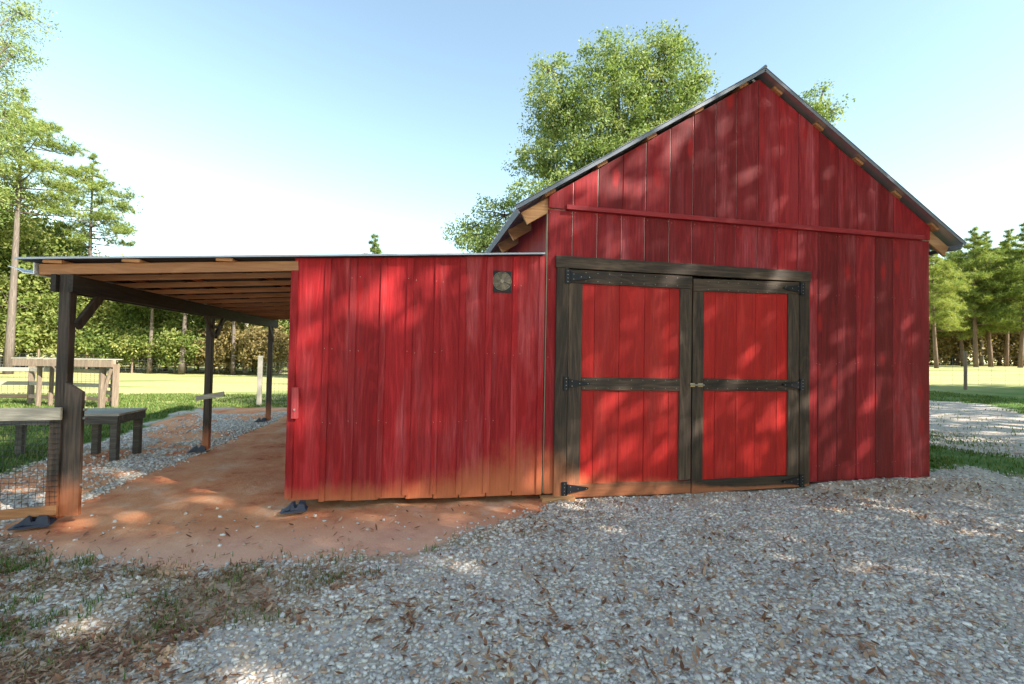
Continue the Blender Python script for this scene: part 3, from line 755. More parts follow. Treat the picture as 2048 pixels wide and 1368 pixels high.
# far fence at the foot of the woods
ff = empty('field_fence', (-10, 27.4, 0)); tag(ff, 'long wire field fence with thin posts along the far edge of the meadow', 'fence')
fx = -26.0; pp = []
while fx < 2:
    y = 27.4+.02*fx+RNG.uniform(-.1, .1); pp.append((fx, y, 0))
    h = 1.15+RNG.uniform(-.1, .25); kid(MB().tube([(fx, y, -.1), (fx+RNG.uniform(-.03, .03), y, h)], .055, 6).build('post', GREYV, origin=(fx, y, 0)), ff); fx += 2.3+RNG.uniform(-.3, .3)
mb = MB(); wire_panel(mb, pp, .1, 1.05, .30, 7, .009); o = kid(mb.build('wire_mesh', GALV), ff); o['kind'] = 'stuff'
up_ = empty('utility_pole', (-11.0, 28.4, 0)); tag(up_, 'thin pale utility pole at the edge of the woods with a guy wire', 'pole')
kid(MB().tube([(-11.0, 28.4, -.2), (-10.98, 28.4, 6.2)], [.14, .11], 10).build('pole', CREAMP, origin=(-11, 28.4, 0)), up_)
kid(MB().tube([(-10.98, 28.3, 5.4), (-8.9, 27.9, .05)], .018, 5).build('guy_wire', WIREY, origin=(-10.98, 28.3, 5.4)), up_)
# right-hand meadow fence
rp = on_ground(1931, 785, .47)
rfn = empty('pasture_fence', rp); tag(rfn, 'faint wire fence with a round grey post in the grass right of the barn', 'fence')
def tz(x, y): return float(terrain(x, y))
for k, (dx, dy) in enumerate(((0, 0), (-3.6, 3.4), (3.2, -3.6), (-7.2, 6.8), (6.2, -7.4))):
    x, y = rp.x+dx, rp.y+dy
    kid(MB().tube([(x, y, tz(x, y)-.1), (x+.01, y, tz(x, y)+1.40)], .055, 8).build('post', GREYV, origin=(x, y, tz(x, y))), rfn)
mb = MB()
pts = [(rp.x-7.2, rp.y+6.8), (rp.x-3.6, rp.y+3.4), (rp.x, rp.y), (rp.x+3.2, rp.y-3.6), (rp.x+6.2, rp.y-7.4)]
for a, b in zip(pts[:-1], pts[1:]):
    za, zb = tz(*a), tz(*b)
    for k in range(7): mb.beam((a[0], a[1], za+.15+k*.17), (b[0], b[1], zb+.15+k*.17), .005, .005)
    for k in range(14):
        t_ = k/14; x = a[0]+(b[0]-a[0])*t_; y = a[1]+(b[1]-a[1])*t_; z = za+(zb-za)*t_; mb.beam((x, y, z+.15), (x, y, z+1.17), .004, .004, up=(0, 1, 0))
o = kid(mb.build('wire_mesh', GALV), rfn); o['kind'] = 'stuff'

# ------------------------------------------------------------------ vegetation
def leaf_mat(name, c0, c1, c2, trans=.35, rough=.55):
    t = NT(name)
    a = t.node('VertexColor'); a.layer_name = 'Col'; sp = t.node('SeparateColor'); t.put(sp.inputs[0], a.outputs['Color'])
    oi = t.node('ObjectInfo')
    v = t.math('ADD', sp.outputs[0], t.math('MULTIPLY_ADD', oi.outputs['Random'], .36, -.16))
    col = t.ramp(v, [(.1, c0), (.55, c1), (.95, c2)])
    t.fin(col, rough, .25)
    tr = t.node('BsdfTranslucent'); t.put(tr.inputs[0], t.mix(1.0, col, (1.0, 1.0, .55), 'MULTIPLY'))
    mx = t.node('MixShader'); mx.inputs[0].default_value = trans
    t.t.links.new(t.b.outputs[0], mx.inputs[1]); t.t.links.new(tr.outputs[0], mx.inputs[2]); t.t.links.new(mx.outputs[0], t.out.inputs['Surface'])
    return t.m
LEAF_OAK = leaf_mat('oak_leaf', (.080, .130, .032), (.20, .285, .085), (.38, .43, .180), .45)
LEAF_BUSH = leaf_mat('mixed_leaf', (.070, .115, .026), (.190, .250, .060), (.38, .38, .130), .45)
LEAF_PINE = leaf_mat('pine_needle', (.085, .135, .030), (.22, .285, .065), (.40, .42, .13), .4)
LEAF_DRY = leaf_mat('rusty_understory_leaf', (.070, .065, .025), (.17, .125, .050), (.31, .25, .10), .35)
BARK = wood_mat('grey_bark', (.20, .165, .135), (.085, .068, .055), (.34, .30, .26), rough=.9, vary=.2, grain=1.0)
BARK_P = wood_mat('pine_bark', (.23, .155, .11), (.10, .065, .045), (.36, .27, .21), rough=.9, vary=.2, grain=1.0)

def leaf_cloud(P, size, rng, aspect=.5, tone=None, droop=0.0):
    """rhombic leaves at points P, random attitude"""
    n = len(P); d = rng.normal(size=(n, 3)); d[:, 2] -= droop; d /= np.linalg.norm(d, axis=1)[:, None]
    u = np.cross(d, rng.normal(size=(n, 3))); u /= np.linalg.norm(u, axis=1)[:, None]
    L = size*rng.uniform(.6, 1.3, n)[:, None]; wd = L*aspect*.5
    V = np.stack([P, P+d*L*.5+u*wd, P+d*L, P+d*L*.5-u*wd], 1).reshape(-1, 3)
    Fc = np.arange(4*n).reshape(n, 4)
    t = np.clip((rng.uniform(.25, .85, n) if tone is None else tone), 0, 1)
    col = np.repeat(np.stack([t, t, t, np.ones(n)], 1), 4, axis=0)
    return V, Fc, col
def crown_points(lobes, ncl, per, rng, spread):
    """clusters inside ellipsoids, pushed to their skins, with leaves round each"""
    vol = np.array([l[3]*l[4]*l[5] for l in lobes])**.75; pick = rng.choice(len(lobes), ncl, p=vol/vol.sum())
    Lb = np.array(lobes)[pick]; d = rng.normal(size=(ncl, 3)); d /= np.linalg.norm(d, axis=1)[:, None]
    r = rng.uniform(0, 1, ncl)**.42
    C = Lb[:, :3] + d*r[:, None]*Lb[:, 3:6]
    ct = rng.uniform(.05, .95, ncl)
    sz = rng.uniform(.6, 1.4, ncl)*spread
    idx = np.repeat(np.arange(ncl), per)
    off = np.clip(rng.normal(size=(len(idx), 3)), -1.7, 1.7)*np.array([.5, .5, .32])*sz[idx][:, None]
    return C, C[idx]+off, np.clip(ct[idx]*.6+.4*rng.uniform(.1, .9, len(idx)), 0, 1)
def limbs(mb, base, r0, targets, rnd, bend=.12, n=6):
    for tg, r_ in targets:
        a = Vector(base[0]); b = Vector(tg); L = (b-a).length; pts = []
        for k in range(5):
            f = k/4; p = a.lerp(b, f); p.z += math.sin(f*math.pi)*L*bend*.5
            p += Vector((rnd.uniform(-1, 1), rnd.uniform(-1, 1), rnd.uniform(-.5, .5)))*L*.035*(0 < k < 4); pts.append(p)
        mb.tube(pts, [r_*(1-.8*k/4) for k in range(5)], n)
def broadleaf_mesh(name, seed, H, lobes, ncl, per, leaf, spread, trunk_r, aspect=.5, droop=0.0, fork=.35):
    rng = np.random.default_rng(seed); rnd = random.Random(seed)
    C, P, tone = crown_points(lobes, ncl, per, rng, spread)
    V, Fc, col = leaf_cloud(P, leaf, rng, aspect, tone, droop)
    crown = mesh_np(name+'_crown', V, Fc, False, col)
    mb = MB(); top = max(l[2] for l in lobes); fz = H*fork; lean_ = Vector((rnd.uniform(-.03, .03)*H, rnd.uniform(-.03, .03)*H, 0))
    cx = np.mean([l[0] for l in lobes]); cy = np.mean([l[1] for l in lobes])
    pts = [Vector((0, 0, -.2)), Vector((0, 0, fz*.5))+lean_*.4, Vector((cx*.2, cy*.2, fz))+lean_*.7, Vector((cx*.6, cy*.6, top))]
    mb.tube(pts, [trunk_r*1.2, trunk_r*.9, trunk_r*.75, trunk_r*.2], 9)
    limbs(mb, [pts[2]], trunk_r, [((l[0], l[1], l[2]), trunk_r*.45) for l in lobes], rnd)
    for l in lobes:
        near = [c for c in C if abs(c[0]-l[0]) < l[3] and abs(c[1]-l[1]) < l[4] and abs(c[2]-l[2]) < l[5]]
        rnd.shuffle(near); limbs(mb, [Vector(l[:3])], trunk_r, [(Vector(c), trunk_r*.13) for c in near[:12]], rnd, n=4)
    trunk = mesh(name+'_trunk', mb.v, mb.f, True)
    return trunk, crown
def plant(name, meshes, mats, loc, rz, sc, label, cat='tree', group=None):
    e = empty(name, loc); e.rotation_euler.z = rz; e.scale = (sc, sc, sc) if not isinstance(sc, tuple) else sc
    for nm, me, mt in zip(('trunk', 'crown'), meshes, mats):
        if not me.materials: me.materials.append(mt)
        o = bpy.data.objects.new(nm, me); COL.objects.link(o); o.parent = e
    tag(e, label, cat, group); return e
def pine_mesh(name, seed, H, start, rmax, nb, tuft=.34, dens=1.0, trunk_r=.17, flat=.25):
    rng = np.random.default_rng(seed); rnd = random.Random(seed); mb = MB()
    bx, by = rnd.uniform(-.25, .25), rnd.uniform(-.25, .25)
    tp = lambda f: Vector((bx*math.sin(f*2.2), by*math.sin(f*1.7), f*H))
    mb.tube([tp(k/8)-Vector((0, 0, .2 if k == 0 else 0)) for k in range(9)], [trunk_r*(1.1-.95*k/8) for k in range(9)], 8)
    P = []
    for b in range(nb):
        f = start+(1-start)*(b+rnd.random())/nb; g = (f-start)/(1-start)
        R = rmax*(math.sin(min(1, .18+g*1.0)*math.pi)**.7*.85+.18)*rnd.uniform(.55, 1.1)
        if g > .9: R *= .6
        a = b*2.399+rnd.uniform(-.5, .5); d = Vector((math.cos(a), math.sin(a), 0)); o = tp(f)
        e = o+d*R+Vector((0, 0, R*rnd.uniform(-.05, .35)*(.4+g))); md = o.lerp(e, .5)-Vector((0, 0, R*.05))
        mb.tube([o, md, e], [trunk_r*.28*(1.1-g*.6), trunk_r*.17*(1.1-g*.6), .012], 4)
        sb = max(3, int(R*7*dens))
        for k in range(sb):
            q = rnd.uniform(.35, 1.05); c = o.lerp(e, q); s_ = R*.34*(1.15-q*.5)
            for _ in range(3): P.append((c.x+rnd.gauss(0, s_*.55), c.y+rnd.gauss(0, s_*.55), c.z+abs(rnd.gauss(0, s_*flat))+.02))
    P = np.array(P); n = len(P); m_ = 13
    T = np.repeat(P, m_, 0); d = rng.normal(size=(n*m_, 3)); d[:, 2] += .45; d /= np.linalg.norm(d, axis=1)[:, None]
    u = np.cross(d, rng.normal(size=(n*m_, 3))); u /= np.linalg.norm(u, axis=1)[:, None]
    L = tuft*rng.uniform(.6, 1.15, n*m_)[:, None]; wd = .016+0*L
    V = np.stack([T+u*wd, T-u*wd, T+d*L], 1).reshape(-1, 3); Fc = np.arange(3*n*m_).reshape(-1, 3)
    tone = np.repeat(np.clip(rng.uniform(.2, .85, n), 0, 1), m_)*.75+.25*rng.uniform(0, 1, n*m_)
    col = np.repeat(np.stack([tone, tone, tone, np.ones_like(tone)], 1), 3, 0)
    return mesh(name+'_trunk', mb.v, mb.f, True), mesh_np(name+'_crown', V, Fc, False, col)

# the big oak behind the barn
D0 = 20.0; root = at(1240, 700, D0); root.z = 0
def lobe(px, py, rpx, rpy, dz=0.0, depth=D0):
    c = at(px, py, depth+dz)-root; k = depth/F_PX
    return (c.x, c.y, c.z, rpx*k, max(rpx, rpy)*k*.85, rpy*k)
lobes = [lobe(1215, 250, 120, 105), lobe(1330, 170, 70, 85), lobe(1325, 100, 38, 45), lobe(1130, 200, 75, 60), lobe(1235, 130, 75, 50), lobe(1110, 260, 65, 45, 1), lobe(1180, 340, 95, 50),
         lobe(1340, 260, 95, 75, 1), lobe(1110, 400, 85, 45, -1), lobe(1010, 430, 62, 42, 1), lobe(935, 470, 42, 35, 1), lobe(990, 500, 70, 30), lobe(1240, 430, 130, 60), lobe(1080, 330, 60, 45), lobe(1150, 430, 90, 50), lobe(1040, 480, 70, 40), lobe(960, 485, 45, 28), lobe(1290, 320, 110, 70), lobe(1380, 170, 35, 40), lobe(1100, 140, 35, 30),
         lobe(1640, 215, 42, 40, 1), lobe(1600, 260, 60, 60, 1), lobe(1480, 280, 100, 60, 1)]
oak = broadleaf_mesh('oak', 11, 16, [(*l[:3], l[3]*1.08, l[4], l[5]*1.08) for l in lobes], 2100, 62, .125, .43, .33, .52)
plant('oak_tree', oak, (BARK, LEAF_OAK), root, 0, 1, 'tall spreading oak rising behind the red barn roof')

# trees behind the photographer that throw the dappled shade over yard and barn front
sh = [(0, 0, 12.4, 3.2, 3.2, 3.6), (1.6, .8, 9.2, 2.7, 2.6, 2.4), (-1.7, .6, 9.6, 2.7, 2.7, 2.4), (.2, -1.6, 8.3, 2.7, 2.6, 2.2), (-.4, 1.4, 14.6, 2.4, 2.4, 2.4), (.6, -.6, 16.4, 1.6, 1.6, 1.7)]
shade2 = broadleaf_mesh('thin_shade_oak', 29, 17, sh, 285, 60, .27, .72, .32, .55)
shade = broadleaf_mesh('shade_oak', 23, 17, sh, 360, 64, .27, .78, .32, .55)
SH = Vector((math.sin(SUN_AZ), math.cos(SUN_AZ), 0)); SP = Vector((-SH.y, SH.x, 0))
for k, (s_, t_, sc, lab) in enumerate(((-7.6, 16.5, 1.05, 'leafy oak furthest behind the camera shading the leaf litter'), (-1.5, 17.2, 1.12, 'leafy oak behind the camera dappling the barn doors with shade'),
        (5.3, 17.0, 1.10, 'leafy oak right of the camera shading the gable corner'), (10.4, 19.5, 1.2, 'leafy oak out to the right shading the driveway'), (18.5, 23.5, 1.2, 'leafy oak far out to the right shading the pasture grass'))):
    p = SP*s_ + SH*t_
    plant('shade_oak', shade2 if k == 1 else shade, (BARK, LEAF_OAK), (p.x, p.y, 0), k*1.3, sc, lab, 'tree', 'shade trees around the yard')

# willow oak at the left edge: only its outer sprays reach into view
root = at(-330, 700, 11.0); root.z = 0; D0 = 11.0
wl_ = [lobe(35, 25, 62, 34), lobe(25, 115, 60, 28), lobe(5, 235, 55, 42), lobe(-10, 290, 55, 40), lobe(-60, 60, 105, 85), lobe(-40, 170, 80, 55), lobe(15, 190, 42, 22), lobe(-170, 20, 120, 90), lobe(-260, 160, 120, 100), lobe(-80, 300, 80, 70), lobe(20, 90, 40, 30), lobe(-25, 400, 60, 60), lobe(-160, 330, 100, 90)]
willow = broadleaf_mesh('willow_oak', 31, 11, wl_, 1100, 34, .13, .42, .16, .32, .3)
plant('willow_oak_tree', willow, (BARK, LEAF_OAK), root, 0, 1, 'fine-leaved oak whose sprays hang in at the upper left edge')

# pines
pA = pine_mesh('pine_a', 5, 16, .56, 2.8, 40, .34, 1.5, .19, .42)
pB = pine_mesh('pine_b', 8, 12, .30, 2.6, 54, .34, 2.0, .15, .55)
pC = pine_mesh('pine_c', 15, 13, .22, 2.4, 58, .34, 1.9, .15, .55)
PM = (BARK_P, LEAF_PINE); pA[0].materials.append(BARK)
def stand(px, depth, z=0.0):
    p = at(px, 700, depth); return Vector((p.x, p.y, float(terrain(p.x, p.y))+z))
plant('pine_tree', pA, PM, stand(18, 25), .4, (1.0, 1.0, .97), 'tall pine with bare pale trunk at the left edge', 'tree', 'pines on the left')
plant('pine_tree', pA, PM, stand(176, 31), 2.4, (.95, .95, .90), 'open-crowned pine standing clear above the lean-to roof', 'tree', 'pines on the left')
plant('pine_tree', pB, PM, stand(750, 46), 1.0, 1.10, 'small pine top peeping over the lean-to roof', 'tree', 'pines on the left')
for px, dp, sx_, sz_, lab in ((364, 27.8, .85, .43, 'slender pale-trunked pine left of the middle post'), (300, 28.0, .7, .43, 'slender pine deep in the woods behind the bench'), (468, 28.2, .7, .42, 'slender pine in the woods beside the utility pole')):
    plant('pine_tree', pA, PM, stand(px, dp), px, (sx_, sx_, sz_), lab, 'tree', 'pines on the left')
rp_lab = [(1873, 34, 'B', .86, 'leaning rust-trunked pine right beside the barn wall'), (1905, 45, 'C', .98, 'bushy pine just right of the barn eave'), (1926, 39, 'C', .92, 'pine directly behind the round grey fence post'),
          (1952, 37, 'B', 1.02, 'pine with paired bare trunk right of the fence post'), (1963, 41, 'A', .78, 'slim pine second of the paired trunks'), (1982, 38, 'C', 1.04, 'tallest pine at the right with straight brown trunk'),
          (2012, 40, 'B', 1.05, 'broad pine near the right edge of the picture'), (2040, 36, 'C', 1.0, 'dark pine cut by the right edge of the picture'), (2080, 41, 'B', 1.1, 'pine just past the right edge of the picture'), (1890, 50, 'A', .80, 'distant thin pine low beside the barn eave'),
          (1915, 43, 'B', .95, 'mid-height pine filling the gap left of the fence post'), (1998, 43, 'C', .98, 'pine standing back between the two broad right pines'), (1850, 42, 'C', .95, 'pine mostly hidden behind the right barn wall'), (2030, 45, 'B', 1.0, 'pine standing back near the right edge of the picture')]
for k, (px, dp, kd, sc, lab) in enumerate(rp_lab):
    plant('pine_tree', {'A': pA, 'B': pB, 'C': pC}[kd], PM, stand(px, dp), k*1.7, (sc, sc, sc*(.88+.06*math.sin(k*2.3))), lab, 'tree', 'pines at the edge of the right pasture')

# leafy trees along the far side of the left meadow
b1 = broadleaf_mesh('bushy_a', 41, 8, [(0, 0, 4.2, 2.5, 2.5, 3.0), (1.4, .5, 2.6, 2.0, 1.9, 1.9), (-1.5, -.3, 2.8, 2.0, 2.0, 2.0), (.2, -.2, 6.2, 1.6, 1.6, 1.6), (-.3, -1.3, 1.9, 1.9, 1.5, 1.5)], 330, 66, .175, .58, .16, .5, 0, .3)
b2 = broadleaf_mesh('bushy_b', 43, 8, [(0, 0, 3.6, 2.8, 2.4, 2.6), (1.6, -.4, 4.8, 1.6, 1.6, 1.7), (-1.3, .4, 5.3, 1.7, 1.7, 1.7), (-.2, -1.0, 1.7, 2.4, 1.7, 1.5)], 330, 66, .175, .58, .16, .5, 0, .3)
b3 = broadleaf_mesh('bushy_c', 47, 5, [(0, 0, 1.7, 2.2, 1.8, 1.5), (1.0, .2, 2.6, 1.3, 1.3, 1.2), (-1.1, 0, 2.3, 1.4, 1.4, 1.1)], 210, 40, .22, .55, .10, .5, 0, .3)
lt = [(-60, 27, 0, 1.5, 'big leafy tree cut by the left edge behind the pine trunk'), (45, 31, 1, 1.5, 'round leafy tree between the two left pines'), (120, 34, 0, 1.32, 'leafy tree under the open-crowned pine'), (200, 30, 1, 1.12, 'leafy tree seen just right of the front post'),
      (265, 32, 0, .88, 'leafy tree behind the first brace of the open bay'), (330, 31, 1, .92, 'leafy tree framed mid-way between first and second posts'), (395, 33, 0, .86, 'leafy tree just left of the middle post'), (455, 32, 1, .90, 'leafy tree just right of the middle post'),
      (510, 33, 0, .86, 'leafy tree behind the utility pole'), (560, 31, 1, .9, 'leafy tree framed between rear post and red wall'), (640, 33, 0, .82, 'leafy tree hidden mostly behind the red lean-to wall'), (10, 36, 0, 1.7, 'leafy tree deep behind the left pine trunk')]
for k, (px, dp, kd, sc, lab) in enumerate(lt):
    plant('leafy_tree', (b1, b2)[kd], (BARK, LEAF_BUSH), stand(px, dp), k*2.1, sc, lab, 'tree', 'leafy trees along the far side of the meadow')
for k, (s_, t_, lab) in enumerate(((1.2, 13.2, 'small leafy tree added right of the camera to shade the gravel by the doors'), (5.4, 14.0, 'small leafy tree added beyond the right edge to shade gravel by the gable corner'))):
    p = SP*s_ + SH*t_; plant('leafy_tree', (b1, b2)[k], (BARK, LEAF_BUSH), (p.x, p.y, 0), k*1.9, 1.0, lab, 'tree', 'shade trees around the yard')  # two unseen small trees, added to deepen the shade on the right-hand gravel
sb = [(230, 28.6, 'low shrub at the far fence left of the bay'), (300, 29, 'low shrub at the far fence behind the bench'), (372, 28.8, 'low shrub at the far fence left of the middle post'), (470, 29.2, 'low rusty shrub beside the utility pole'), (540, 28.8, 'low rusty shrub at the far fence by the rear post'), (430, 29.5, 'low rusty shrub right behind the middle post')]
for k, (px, dp, lab) in enumerate(sb):
    me = b3 if k < 3 else tuple(m_.copy() for m_ in b3)
    if k >= 3:
        for m_ in me: m_.materials.clear()
    plant('shrub', me, (BARK, LEAF_BUSH if k < 3 else LEAF_DRY), stand(px, dp), k*1.1, .85, lab, 'shrub', 'shrubs along the far fence')
# woods behind, one mass on each side
def woods(name, label, x_list, depth, zc, rad, ncl, mat, seed, leaf=.34):
    rng = np.random.default_rng(seed); lb = []
    for px in x_list:
        p = stand(px, depth+rng.uniform(-2, 4)); r_ = rad*rng.uniform(.8, 1.2); lb.append((p.x, p.y, p.z+zc*rng.uniform(.85, 1.15), r_, r_*.8, zc*1.05))
    C, P, tone = crown_points(lb, ncl, 30, rng, 1.0)
    keep = P[:, 2] > -.1; V, Fc, col = leaf_cloud(P[keep], leaf, rng, .55, tone[keep])
    o = link(name, mesh_np(name, V, Fc, False, col), mat); tag(o, label, None, None, 'stuff')
woods('woodland', 'dense green woodland closing the view beyond the left meadow', range(-260, 1080, 60), 40, 2.9, 3.0, 1300, LEAF_BUSH, 61)
woods('pine_woodland', 'dense pine woodland behind the front row of right pines', range(1540, 2300, 45), 50, 4.6, 3.4, 2500, LEAF_PINE, 62)
woods('understory', 'rusty brown undergrowth beneath the right pines', range(1740, 2200, 26), 42, 2.1, 1.8, 950, LEAF_DRY, 63, .26)

# ------------------------------------------------------------------ loose ground cover
rng = np.random.default_rng(99)
def in_view(x, y, pad=420):
    vx, vy = x-CAM.x, y-CAM.y; w_ = vx*FWD.x+vy*FWD.y-1.6*FWD.z; px = 1024+F_PX*(vx*RIGHT.x+vy*RIGHT.y-1.6*RIGHT.z)/np.maximum(w_, .1)
    py = 684-F_PX*(vx*UP.x+vy*UP.y-1.6*UP.z)/np.maximum(w_, .1)
    return (w_ > .5) & (px > -pad) & (px < 2048+pad) & (py < 1368+pad)
def zat(x, y): return height(x, y)
# gravel stones
n = 640000
x = rng.uniform(-5.2, 11.5, n); y = rng.uniform(-3.9, 7.5, n)
c, g, gr, s = weights(x, y); dist = np.hypot(x-CAM.x, y-CAM.y)
pr = g*np.clip(1-.85*s, .08, 1)*np.clip(1.3-dist/11, .28, 1)*(.45+.55*sstep(.33, .5, fbm(x*2.6, y*2.6, 51))) + .006*c*(y < .2) + .55*gr*(y < -.1)*sstep(.34, .50, fbm(x*1.7, y*1.7, 57))*sstep(-3.6, -2.2, x)
k = (rng.uniform(0, 1, n) < pr) & in_view(x, y) & ~((x > -1.25) & (y > -.03) & (x < 6.95))
x, y, dist = x[k], y[k], dist[k]; n = len(x)
base = np.array([[-1,-1,-1],[1,-1,-1],[1,1,-1],[-1,1,-1],[-1,-1,1],[1,-1,1],[1,1,1],[-1,1,1]], float)
bf = np.array([[0,3,2,1],[4,5,6,7],[0,1,5,4],[1,2,6,5],[2,3,7,6],[3,0,4,7]])
V = base[None]*(1+rng.uniform(-.42, .22, (n, 8, 3)))
V *= (np.array([.58, .46, .30])*rng.uniform(.75, 1.25, (n, 3)))[:, None]
sz = (.0088+.017*rng.uniform(0, 1, n)**2.6)*(1+.05*dist); V *= sz[:, None, None]*1.05
a = rng.uniform(0, 2*np.pi, n); tl = rng.normal(0, .35, n)
ct, st_ = np.cos(tl)[:, None], np.sin(tl)[:, None]; Vy = V[..., 1]*ct-V[..., 2]*st_; Vz = V[..., 1]*st_+V[..., 2]*ct
ca, sa = np.cos(a)[:, None], np.sin(a)[:, None]; Vx = V[..., 0]*ca-Vy*sa; Vy2 = V[..., 0]*sa+Vy*ca
W = np.stack([Vx+x[:, None], Vy2+y[:, None], Vz+(zat(x, y)+sz*.16)[:, None]], -1)
tone = rng.choice(5, n, p=[.34, .30, .16, .13, .07]); pal = np.array([[.70,.62,.53],[.86,.78,.69],[.54,.475,.41],[.74,.58,.42],[.62,.39,.26]])
sc3 = (pal[tone]*rng.uniform(.75, 1.2, n)[:, None]); colv = np.repeat(np.concatenate([sc3, np.ones((n, 1))], 1), 8, 0)
Fq = (bf[None]+np.arange(n)[:, None, None]*8).reshape(-1, 4)
t = NT('limestone_gravel'); vc = t.node('VertexColor'); vc.layer_name = 'Col'; nz = t.noise(t.node('NewGeometry').outputs['Position'], 120, 3, .6)
t.bump(nz, .3, .002); STONE = t.fin(t.mix(t.math('MULTIPLY', nz, .5), vc.outputs[0], (.40, .36, .32)), .85, .2)
tag(link('gravel_stones', mesh_np('gravel_stones', W.reshape(-1, 3), Fq, False, colv), STONE), 'loose pale grey gravel stones scattered over the yard', None, None, 'stuff')
print('stones', n)
# fallen leaves: curled blades
n = 260000
x = rng.uniform(-5.5, 9.5, n); y = rng.uniform(-3.9, .3, n)
c, g, gr, s = weights(x, y)
band = np.exp(-((y-(np.interp(x, [-5, -3, -1.5, 0, 1], [-1.2, -1.8, -2.1, -2.3, -2.4])))/.62)**2)*sstep(1.2, -.6, x)
pr = band*.38*sstep(.36, .50, fbm(x*2.2, y*2.2, 71)) + 0.032*(.3+1.4*(fbm(x*1.5, y*1.5, 73) > .46)) + .16*np.exp(-((y+.35)/.2)**2)*(x > 4.9)*(x < 7.2) + .16*gr*(x < -1.0)*(fbm(x*2, y*2, 75) > .42)
pr = np.where(c > .5, .012, pr)
k = (rng.uniform(0, 1, n) < pr) & in_view(x, y) & (y < -.05)
x, y = x[k], y[k]; n = len(x); L = rng.uniform(.026, .068, n); wd = L*rng.uniform(.26, .42, n)
prof = np.array([(0, 0), (.25, .75), (.55, 1), (.8, .6), (1, 0)])
us = np.array([[p[0]-.5, sgn*p[1]*.5] for p in prof for sgn in (-1, 1)])
curl = rng.uniform(.1, .75, n); U_ = us[None, :, 0]*L[:, None]; Wd = us[None, :, 1]*wd[:, None]
Zl = curl[:, None]*((us[None, :, 0]*2)**2*.16*L[:, None] + (us[None, :, 1]*2)**2*.28*wd[:, None]) + .008
tl = rng.normal(0, .28, n)[:, None]; Zl = Zl + U_*np.tan(tl)
a = rng.uniform(0, 2*np.pi, n)[:, None]; Xw = U_*np.cos(a)-Wd*np.sin(a)+x[:, None]; Yw = U_*np.sin(a)+Wd*np.cos(a)+y[:, None]
Zw = Zl+(zat(x, y)+.012)[:, None]
V = np.stack([Xw, Yw, Zw], -1).reshape(-1, 3); fq = np.array([[0, 1, 3, 2], [2, 3, 5, 4], [4, 5, 7, 6], [6, 7, 9, 8]])
Fq = (fq[None]+np.arange(n)[:, None, None]*10).reshape(-1, 4)
tn = rng.uniform(0, 1, n); col = np.repeat(np.stack([tn, tn, tn, np.ones(n)], 1), 10, 0)
DEADLEAF = leaf_mat('fallen_leaf', (.17, .075, .040), (.38, .19, .105), (.58, .40, .26), .2, .6)
tag(link('fallen_leaves', mesh_np('fallen_leaves', V, Fq, True, col), DEADLEAF), 'curled brown fallen leaves strewn over gravel and grass', None, None, 'stuff')
print('leaves', n)
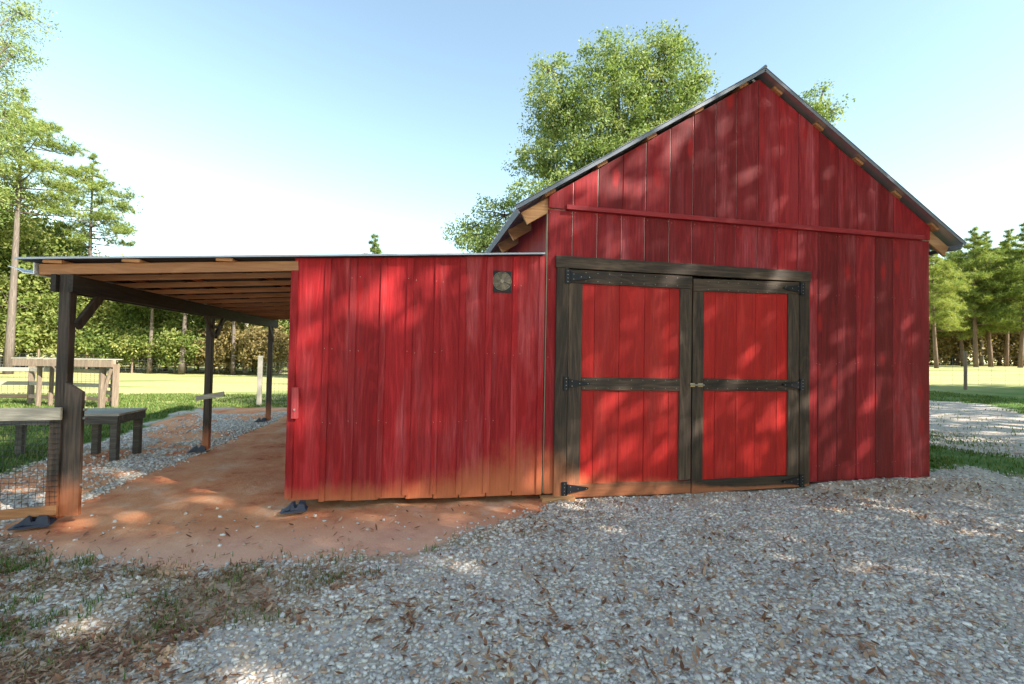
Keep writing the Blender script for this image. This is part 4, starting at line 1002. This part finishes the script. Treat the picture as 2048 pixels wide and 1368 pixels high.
# grass blades: sparse tufts by the yard, the lawn further out
def blades(name, x, y, h, label, mat, seed, wd=.004):
    r2 = np.random.default_rng(seed); n = len(x); a = r2.uniform(0, 2*np.pi, n); hh = h*r2.uniform(.5, 1.3, n); ln = hh*r2.uniform(.2, .9, n)
    d = np.stack([np.cos(a), np.sin(a), 0*a], 1); p = np.stack([-np.sin(a), np.cos(a), 0*a], 1)
    b = np.stack([x, y, zat(x, y)-.005], 1); w_ = (wd*r2.uniform(.7, 1.4, n))[:, None]; up = np.array([0, 0, 1.])
    mid = b+d*ln[:, None]*.35+up*hh[:, None]*.65; tip = b+d*ln[:, None]+up*hh[:, None]
    V = np.stack([b-p*w_, b+p*w_, mid+p*w_*.7, mid-p*w_*.7, tip, tip+p*.0005], 1).reshape(-1, 3)
    fq = np.array([[0, 1, 2, 3], [3, 2, 5, 4]]); Fq = (fq[None]+np.arange(n)[:, None, None]*6).reshape(-1, 4)
    tn = r2.uniform(.1, .9, n); col = np.repeat(np.stack([tn, tn, tn, np.ones(n)], 1), 6, 0)
    tag(link(name, mesh_np(name, V, Fq, False, col), mat), label, None, None, 'stuff')
GRASS = leaf_mat('grass_blade', (.055, .115, .018), (.11, .19, .035), (.27, .27, .09), .3)
GRASS_DRY = leaf_mat('dry_grass_blade', (.10, .11, .035), (.24, .19, .09), (.42, .34, .20), .3)
def scatter(n, x0, x1, y0, y1, fn):
    x = rng.uniform(x0, x1, n); y = rng.uniform(y0, y1, n); k = (rng.uniform(0, 1, n) < fn(x, y)) & in_view(x, y); return x[k], y[k]
tuf = lambda x, y, q, s_=5: (fbm(x*s_, y*s_, 83) > q)
x, y = scatter(150000, -5.5, 1.2, -3.6, .2, lambda x, y: weights(x, y)[2]*(.30*tuf(x, y, .56)+.45*tuf(x, y, .47)*sstep(-2.0, -2.7, x))*sstep(1.0, -1.0, x+.4*y) + .05*tuf(x, y, .66, 3)*weights(x, y)[1]*(x < 1))
blades('yard_grass', x, y, .055, 'thin green grass tufts among leaves at the lower left', GRASS, 1, .003)
x, y = scatter(110000, -5.5, .6, -3.6, 0, lambda x, y: weights(x, y)[2]*.55*tuf(x, y, .50, 4))
blades('dry_yard_grass', x, y, .04, 'dry straw-coloured grass among the fallen leaves', GRASS_DRY, 2, .003)
x, y = scatter(260000, -14, -3, 1.2, 12.9, lambda x, y: weights(x, y)[2]**4*np.clip(1.2-(y-2)/14, .25, 1)*(.35+.65*tuf(x, y, .42, 1.5)))
blades('lawn_grass', x, y, .075, 'green lawn grass beyond the lean-to posts', GRASS, 3, .007)
x, y = scatter(200000, 6.9, 18.5, -1.5, 12.5, lambda x, y: weights(x, y)[2]*np.clip(1.2-(y)/14, .25, 1)*(.15+.85*tuf(x, y, .47, 1.5)))
blades('roadside_grass', x, y, .06, 'green grass patches between barn and driveway', GRASS, 4, .007)
x, y = scatter(9000, 1.0, 8.2, -3.8, -.2, lambda x, y: .5*tuf(x, y, .69, 3.5))
blades('gravel_weeds', x, y, .035, 'tiny green weeds sprouting through the gravel', GRASS, 6, .005)
